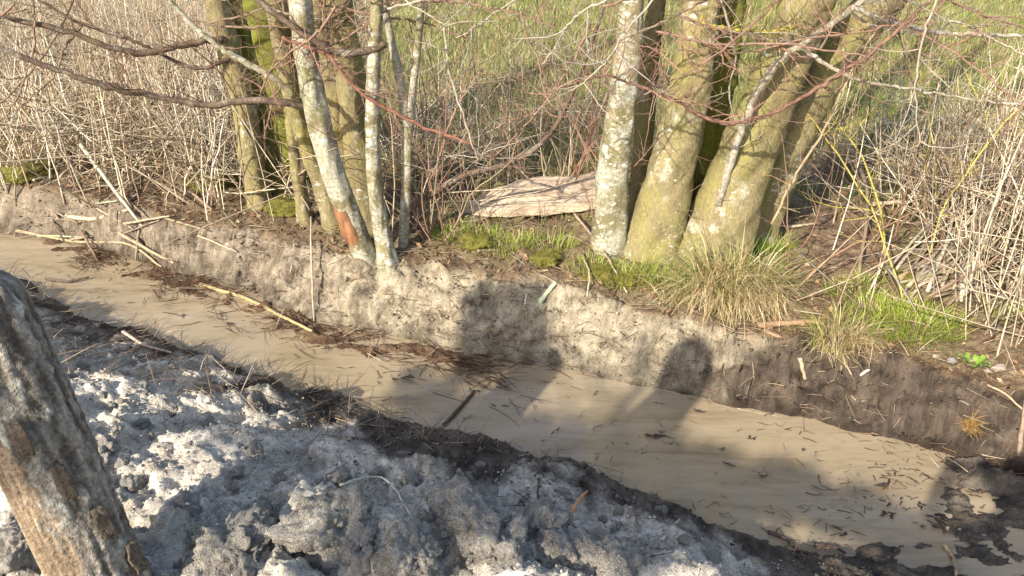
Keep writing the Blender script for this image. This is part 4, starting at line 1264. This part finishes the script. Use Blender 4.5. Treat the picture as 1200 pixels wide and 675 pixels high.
stalk([(145, 393, .02), (170, 408, .02), (202, 417, .02)], 4, 'pale straw on the near edge right of the post', c=(0.5, 0.42, 0.3))
stalk([(775, 638, .02), (795, 618, .04)], 4, 'pale straw sticking up at the spoil edge near the water', c=(0.42, 0.37, 0.29))
stalk([(632, 565, .02), (630, 585, .03), (632, 602, .0)], 3, 'dark upright twig in the near spoil beside the orange stick', c=(0.08, 0.06, 0.05), name='twig', cat='twig')
stalk([(610, 598, .04), (625, 610, .02)], 3, 'dark slanting twig left of the dark upright twig in the spoil', c=(0.08, 0.06, 0.05), name='twig', cat='twig')
# dark sticks in the shallows
for (a, b, lab) in [((900, 625), (935, 648), 'dark stick half sunk at the near water edge'), ((955, 640), (990, 650), 'short pale-ended twig in the dark mud corner'),
                    ((520, 500), (556, 460), 'black strip of debris trailing across the water in the middle'), ((1105, 640), (1120, 675), 'thin straw lying on the dark mud corner')]:
    stalk([(a[0], a[1], .008), (0.5 * (a[0] + b[0]) + 3, 0.5 * (a[1] + b[1]) - 2, .012), (b[0], b[1], .008)], 5, lab, c=(0.07, 0.05, 0.04) if 'straw' not in lab else STRAW, name='stick', cat='stick')
# fallen reed bundle on the right
for k in range(46):
    x0_, y0_ = rng.uniform(1035, 1130), rng.uniform(318, 362)
    x1_, y1_ = rng.uniform(1120, 1260), rng.uniform(170, 345)
    h = max(0.02, (345 - y1_) / 345 * 0.35)
    stalk([(x0_, y0_, .02), (0.5 * (x0_ + x1_) + rng.normal(0, 6), 0.5 * (y0_ + y1_) + rng.normal(0, 8), 0.02 + h * 0.5), (x1_, y1_, h)], rng.uniform(2.2, 4.2), 'fallen pale reed in the slanting bundle at the right edge', 'fallen reeds at the right', c=tuple(0.75 * q for q in RC[int(rng.integers(0, 4))]))
# broken stalks heaped on the left bank
for k in range(26):
    x0_, y0_ = rng.uniform(40, 240), rng.uniform(215, 285)
    a = rng.normal(0, 0.8); L_ = rng.uniform(12, 65)
    stalk([(x0_, y0_, rng.uniform(.01, .06)), (x0_ + L_ * math.cos(a), y0_ + L_ * math.sin(a), rng.uniform(.01, .06))], rng.uniform(1.8, 3.6), 'broken pale stalk in the heap on the left bank edge', 'broken stalks on the left bank', c=tuple(0.65 * q for q in RC[int(rng.integers(0, 4))]))
# tall standing stalks in the left reeds
for k in range(60):
    x0_, y0_ = rng.uniform(0, 270), rng.uniform(150, 245)
    p = onground(x0_, y0_)
    a = rng.uniform(0, 6.28); ln = abs(rng.normal(0.3, 0.3)); L_ = rng.uniform(0.4, 0.9)
    q = p + L_ * np.array([math.cos(a) * math.sin(ln), math.sin(a) * math.sin(ln), math.cos(ln)])
    S = np.linspace(p - [0, 0, .02], q, 7) + rng.normal(0, 0.006, (7, 3))
    mb = MB(); mb.tube(S, np.linspace(0.0058, 0.0035, 7), 6, vary(RC[int(rng.integers(0, 5))], 1, .15)[0])
    mb.build('dead_stalk', M['reed'], label='thick dead stalk standing at the front of the left reeds', cat='stalk', group='standing stalks in the left reeds')

# ------------------------------------------------------------------ floating scraps
def scrap_mesh(seed):
    r_ = random.Random(seed)
    mb = MB()
    for k in range(r_.randint(3, 6)):
        a = r_.uniform(0, 6.28); L_ = r_.uniform(0.5, 1.2)
        p0 = np.array([r_.uniform(-.4, .4), r_.uniform(-.3, .3), 0.08])
        P = [p0]
        for j in range(4):
            a += r_.uniform(-.6, .6); P.append(P[-1] + np.array([math.cos(a), math.sin(a) * 0.6, r_.uniform(-.02, .04)]) * L_ / 4)
        c = [(0.05, 0.035, 0.028), (0.09, 0.055, 0.035), (0.035, 0.028, 0.026)][r_.randint(0, 2)]
        mb.tube(P, [0.07, 0.11, 0.10, 0.08, 0.03], 5, c)
    V = np.vstack(mb.V)
    V[:, 2] *= 0.6
    return mesh('scrap', V, [np.vstack(mb.Q), np.vstack(mb.T)], np.vstack(mb.C))


scr = [scrap_mesh(k) for k in range(9)]
spots = [(942, 528), (1035, 553), (1040, 532), (865, 505), (880, 512), (1064, 583), (1092, 560), (1100, 560), (910, 626), (880, 640), (962, 640), (985, 625), (770, 475), (655, 453),
         (577, 472), (588, 476), (770, 508), (765, 512), (775, 505), (560, 458), (540, 490), (650, 503), (640, 520), (720, 522), (860, 550), (895, 560), (905, 600), (845, 525), (1065, 540),
         (1110, 575), (1125, 585), (1040, 600), (1080, 620), (870, 465), (820, 478), (700, 462), (480, 440), (460, 445), (430, 410), (350, 420), (270, 380), (215, 370), (150, 355), (120, 340)] + [(1030 + 160 * random.random(), 545 + 85 * random.random()) for _ in range(34)]
for k, (px, py) in enumerate(spots):
    p = at_z(px + rng.normal(0, 2), py + rng.normal(0, 2), ZW + 0.008)
    o = link('floating_scrap', scr[k % 9], M['debris'], label='dark scrap of plant debris floating on the muddy water', cat='debris', group='scraps floating on the water', loc=[float(q) for q in p])
    s_ = 0.012 + 0.04 * rng.random() ** 1.7; o.scale = (s_ * 1.3, s_, s_ * 0.6); o.rotation_euler = (0, 0, rng.uniform(-0.9, 0.9) + (3.14 if rng.random() < .5 else 0))
# fine specks on the water
x, y, z, I = scatter(14000, (-3, 2.6, 1.7, 5.2), lambda x, y, I: (y < I['Fe']) * (I['s'] < 0) * np.clip(0.10 + 0.35 * fbm(x * 3, y * 4, 3, 151) - 0.03 + 0.9 * np.exp(-((y - 2.27 - 0.72 * (x - 1.1)) / 0.14) ** 2) * (x > 0.9), 0, 1))
m = len(x)
V, Q, C = reeds(np.stack([x, y, np.full(m, ZW + 0.006)], 1), rng.uniform(0.01, 0.07, m), rng.normal(-0.4, 0.7, m), rng.uniform(1.5, 1.6, m), rng.uniform(0.0008, 0.0024, m), pick([(0.06, 0.04, 0.03), (0.12, 0.08, 0.05), (0.3, 0.2, 0.12)], [3, 2, 0.7], m), 0.3)
mb = MB(); mb.add(V, Q, None, C); mb.build('floating_specks', M['reed'], kind='stuff', label='specks of root and straw drifting on the muddy water', cat='debris')

# ------------------------------------------------------------------ moss, plant, stones
def cushion(px, py, rpx, label):
    p = onground(px, py); r = rpx / FPX * depth(p)
    bm = bmesh.new(); bmesh.ops.create_icosphere(bm, subdivisions=4, radius=1)
    sd_ = rng.uniform(0, 50)
    for w in bm.verts:
        q = w.co + Vector((sd_, 0, 0))
        w.co = w.co * (0.85 + 0.3 * mn.noise(q * 1.5) + 0.2 * abs(mn.noise(q * 5)) + 0.12 * mn.noise(q * 14)); w.co.z *= 0.38
        w.co *= r * 1.25
    me = bpy.data.meshes.new('moss'); bm.to_mesh(me); bm.free()
    for q in me.polygons: q.use_smooth = True
    o = link('moss_cushion', me, M['moss'], label=label, cat='moss', group='moss cushions on the far bank', loc=[float(p[0]), float(p[1]), float(p[2] + 0.1 * r)])
    # short fuzzy shoots
    k = 500
    vv = np.array([w.co for w in me.vertices]); vv = vv[vv[:, 2] > -0.1 * r]
    b = vv[rng.integers(0, len(vv), k)]
    az = np.arctan2(b[:, 1], b[:, 0]) + rng.normal(0, .5, k)
    V, Q, T, C = blades(b, rng.uniform(0.008, 0.022, k), az, rng.uniform(0.1, 1.0, k), rng.uniform(0, .6, k), rng.uniform(.002, .004, k), pick([(0.20, 0.18, 0.035), (0.28, 0.23, 0.06), (0.12, 0.13, 0.02)], [2, 2, 2], k), 2)
    mb = MB(); mb.add(V, Q, T, C); s_ = mb.build('shoots', M['grass'], smooth=False, parent=o, loc=(0, 0, 0), kind='stuff')


for a in [(338, 244, 22, 'mossy mound between the mossy and the leaning left trees'), (395, 262, 16, 'moss at the left foot of the leaning pale tree'), (560, 285, 18, 'yellow-green moss cushion under the tip of the pale log'),
          (500, 205, 26, 'low moss cushion behind the forked sapling'), (250, 215, 24, 'moss patch under the reeds left of the mossy tree'), (30, 205, 26, 'moss patch at the left edge under the reeds'),
          (700, 322, 18, 'moss cushion on the lip at the left foot of the largest tree'), (735, 330, 14, 'small moss cushion on the lip before the largest tree'), (1060, 330, 16, 'moss cushion behind the bright grass patch'), (640, 305, 16, 'moss cushion on the bank lip below the log middle')]:
    cushion(*a)
pp = onground(1139, 432)
plant = root('leafy_plant', pp, 'small bright green leafy plant on the dark bank at the right', 'plant')
for k in range(11):
    a = k * 2.4; r0_ = 0.012 + 0.003 * k; L_ = 0.03
    fv = []
    for i in range(5):
        for j in (-1, 0, 1):
            f = i / 4; w_ = 0.013 * math.sin(math.pi * (0.15 + 0.8 * f))
            fv.append(pp + np.array([math.cos(a) * (r0_ + L_ * f) - math.sin(a) * j * w_, math.sin(a) * (r0_ + L_ * f) + math.cos(a) * j * w_, 0.02 + 0.022 * math.sin(f * 2.2) + 0.004 * abs(j) + 0.001 * k]))
    fq = [(i * 3 + j, i * 3 + j + 1, i * 3 + j + 4, i * 3 + j + 3) for i in range(4) for j in range(2)]
    link('leaf', mesh('leaf', fv, [np.array(fq)], np.tile(vary((0.20, 0.34, 0.05), 1, .2), (15, 1))), M['grass'], parent=plant)
M['stone'] = mat_plain('stone', (0.36, 0.27, 0.22), (0.5, 0.42, 0.36), 30, bmp=0.5)
for k, (px, py, r_, lab) in enumerate([(1116, 424, 6, 'pale flat stone left of the small leafy plant'), (1170, 432, 7, 'reddish stone right of the small leafy plant'), (1097, 418, 4, 'white pebble below the bright grass patch'),
                                       (1158, 436, 4, 'grey pebble between the leafy plant and the reddish stone'), (267, 288, 5, 'white pebble on the left bank face'), (1138, 422, 3, 'tiny white pebble just above the small leafy plant')]):
    p = onground(px, py); rr = r_ / FPX * depth(p)
    o = link('stone', clod_mesh(60 + k, 3, 0.6), label=lab, cat='stone', loc=[float(q) for q in p + [0, 0, rr * .2]])
    o.data.materials[0] = M['stone'] if k != 0 else M['clay']
    o.scale = (rr * 1.3, rr, rr)

# ------------------------------------------------------------------ the person holding the camera, whose shadow falls at the right edge
M['coat'] = mat_plain('dark_coat', (0.03, 0.035, 0.05), (0.05, 0.055, 0.07), 60, 0.9, bmp=0.3)
M['hair'] = mat_plain('brown_hair', (0.06, 0.04, 0.025), (0.10, 0.07, 0.04), 80, 0.7)


def person(x, y, h, face, label, arms='down', wide=1.0):
    z = gz(x, y)
    k = h / 1.75
    J = [(0, 0, .95, .15), (0, 0, 1.15, .15), (0, 0, 1.35, .17), (0, 0, 1.47, .08), (0, .01, 1.56, .075), (0, .02, 1.66, .10), (0, .02, 1.72, .075)]
    E_ = [(0, 1), (1, 2), (2, 3), (3, 4), (4, 5), (5, 6)]

    def chain(par, pts):
        for p in pts:
            J.append(p); E_.append((par, len(J) - 1)); par = len(J) - 1
    for s in (-1, 1):
        if arms == 'down':
            chain(2, [(s * .19, 0, 1.40, .075), (s * .25, -.02, 1.12, .055), (s * .25, .06, .88, .042), (s * .25, .09, .78, .035)])
        else:
            chain(2, [(s * .19, 0, 1.40, .075), (s * .24, .10, 1.17, .055), (s * .12, .30, 1.40, .042), (s * .05, .36, 1.50, .035)])
        chain(0, [(s * .10, 0, .88, .10), (s * .12, .02, .48, .068), (s * .13, -.02, .09, .05), (s * .14, .12, .04, .04)])
    me = bpy.data.meshes.new('person')
    me.from_pydata([(p[0] * k * wide, p[1] * k, p[2] * k) for p in J], E_, [])
    o = link('person', me, label=label, cat='person', loc=(float(x), float(y), float(z)))
    o.rotation_euler = (0, 0, face)
    md = o.modifiers.new('skin', 'SKIN')
    for i, p in enumerate(J):
        me.skin_vertices[0].data[i].radius = (p[3] * k * wide, p[3] * k * (0.8 if i < 3 else 1.0))
        me.skin_vertices[0].data[i].use_root = (i == 0)
    sb = o.modifiers.new('sub', 'SUBSURF'); sb.levels = 1; sb.render_levels = 2
    me.materials.append(M['coat'])
    bm = bmesh.new(); bmesh.ops.create_icosphere(bm, subdivisions=3, radius=0.104 * k)
    for w in bm.verts:
        w.co.z = w.co.z * 1.1
        w.co += Vector((0, -0.01, 1.69 * k)) + w.co.normalized() * 0.006 * mn.noise(w.co * 40)
    hm = bpy.data.meshes.new('hair'); bm.to_mesh(hm); bm.free()
    link('hair', hm, M['hair'], parent=o, loc=(0, 0, 0))
    return o


person(0.02, -0.34, 1.76, 0, 'person in a dark coat holding up a phone at the viewpoint', arms='up')
# --- unseen evergreen added behind the viewer, leaf clumps set to shade spoil and water
tp = (-3.3, -2.6)
ever = root('added_shade_tree', (tp[0], tp[1], gz(*tp)), 'unseen evergreen added behind the viewer, its crown shaped to shade the water and banks', 'tree')
top_edge = [(100, 372), (240, 392), (330, 408), (420, 425), (480, 440), (560, 470), (640, 500), (690, 508), (735, 498), (790, 512), (812, 530), (850, 532), (875, 548), (915, 548), (962, 572), (1040, 602), (1100, 640)]
spots_ = []
for px in np.arange(480, 1090, 22):
    yt = np.interp(px, *zip(*top_edge)); yl = yt + np.interp(px, [480, 560, 640, 760, 900, 1090], [60, 75, 62, 62, 50, 40])
    for py in np.arange(yt + 10, yl, 19):
        spots_.append((px + rng.normal(0, 4), py + rng.normal(0, 3)))
for px in np.arange(552, 630, 15):                                      # extra leaf clumps added to shade the bank left of the middle
    for py in np.arange(np.interp(px, [540, 570, 590, 634], [385, 352, 345, 350]), 432, 15):
        spots_.append((px + rng.normal(0, 3), py + rng.normal(0, 3)))
TV = MB(); centres = []
for (px, py) in spots_:
    W = hit(px, py)
    if W[1] < 3.0 and W[2] > ZW + 0.12: continue
    zt = rng.uniform(2.4, 3.6)
    p = W - (zt - W[2]) / -SUND[2] * SUND
    centres.append(p)
    k = 75
    b_ = p[None] + rng.normal(0, 0.028, (k, 3))
    V, Q, T, C = blades(b_, rng.uniform(0.05, 0.085, k), rng.uniform(0, 6.28, k), rng.uniform(0, 2.4, k), rng.uniform(0, .5, k), rng.uniform(.025, .04, k), vary((0.05, 0.09, 0.025), k), 2)
    TV.add(V, Q, T, C)
TV.build('crown', M['grass'], smooth=False, parent=ever, kind='stuff')  # foliage only where a shadow is wanted, shaped for this sun angle
centres = np.array(centres)
mb = MB()
cm = centres.mean(0)
trunk = spline([(tp[0], tp[1], gz(*tp) - 0.1), (tp[0] + 0.05, tp[1], 0.9), (tp[0] - 0.02, tp[1] + 0.1, 1.9), (0.5 * (tp[0] + cm[0]), 0.5 * (tp[1] + cm[1]), 2.7), (cm[0], cm[1], 3.5)], 30)
mb.tube(trunk, np.linspace(0.07, 0.02, 30), 12, None, wob=0.15)
tr = mb.build('trunk', M['bark'], parent=ever)
for k in range(26):
    c_ = centres[int(rng.integers(0, len(centres)))]
    t0 = trunk[int(rng.integers(14, 29))]
    m2 = MB(); m2.tube(spline([t0, 0.5 * (t0 + c_) + [0, 0, 0.06], c_], 9), np.linspace(0.010, 0.003, 9), 5, vary(BROWN, 1)[0], cap=False)
    m2.build('branch', M['twig'], parent=tr, loc=(0, 0, 0))
for o in col.objects:
    if '_o' in o: del o['_o']
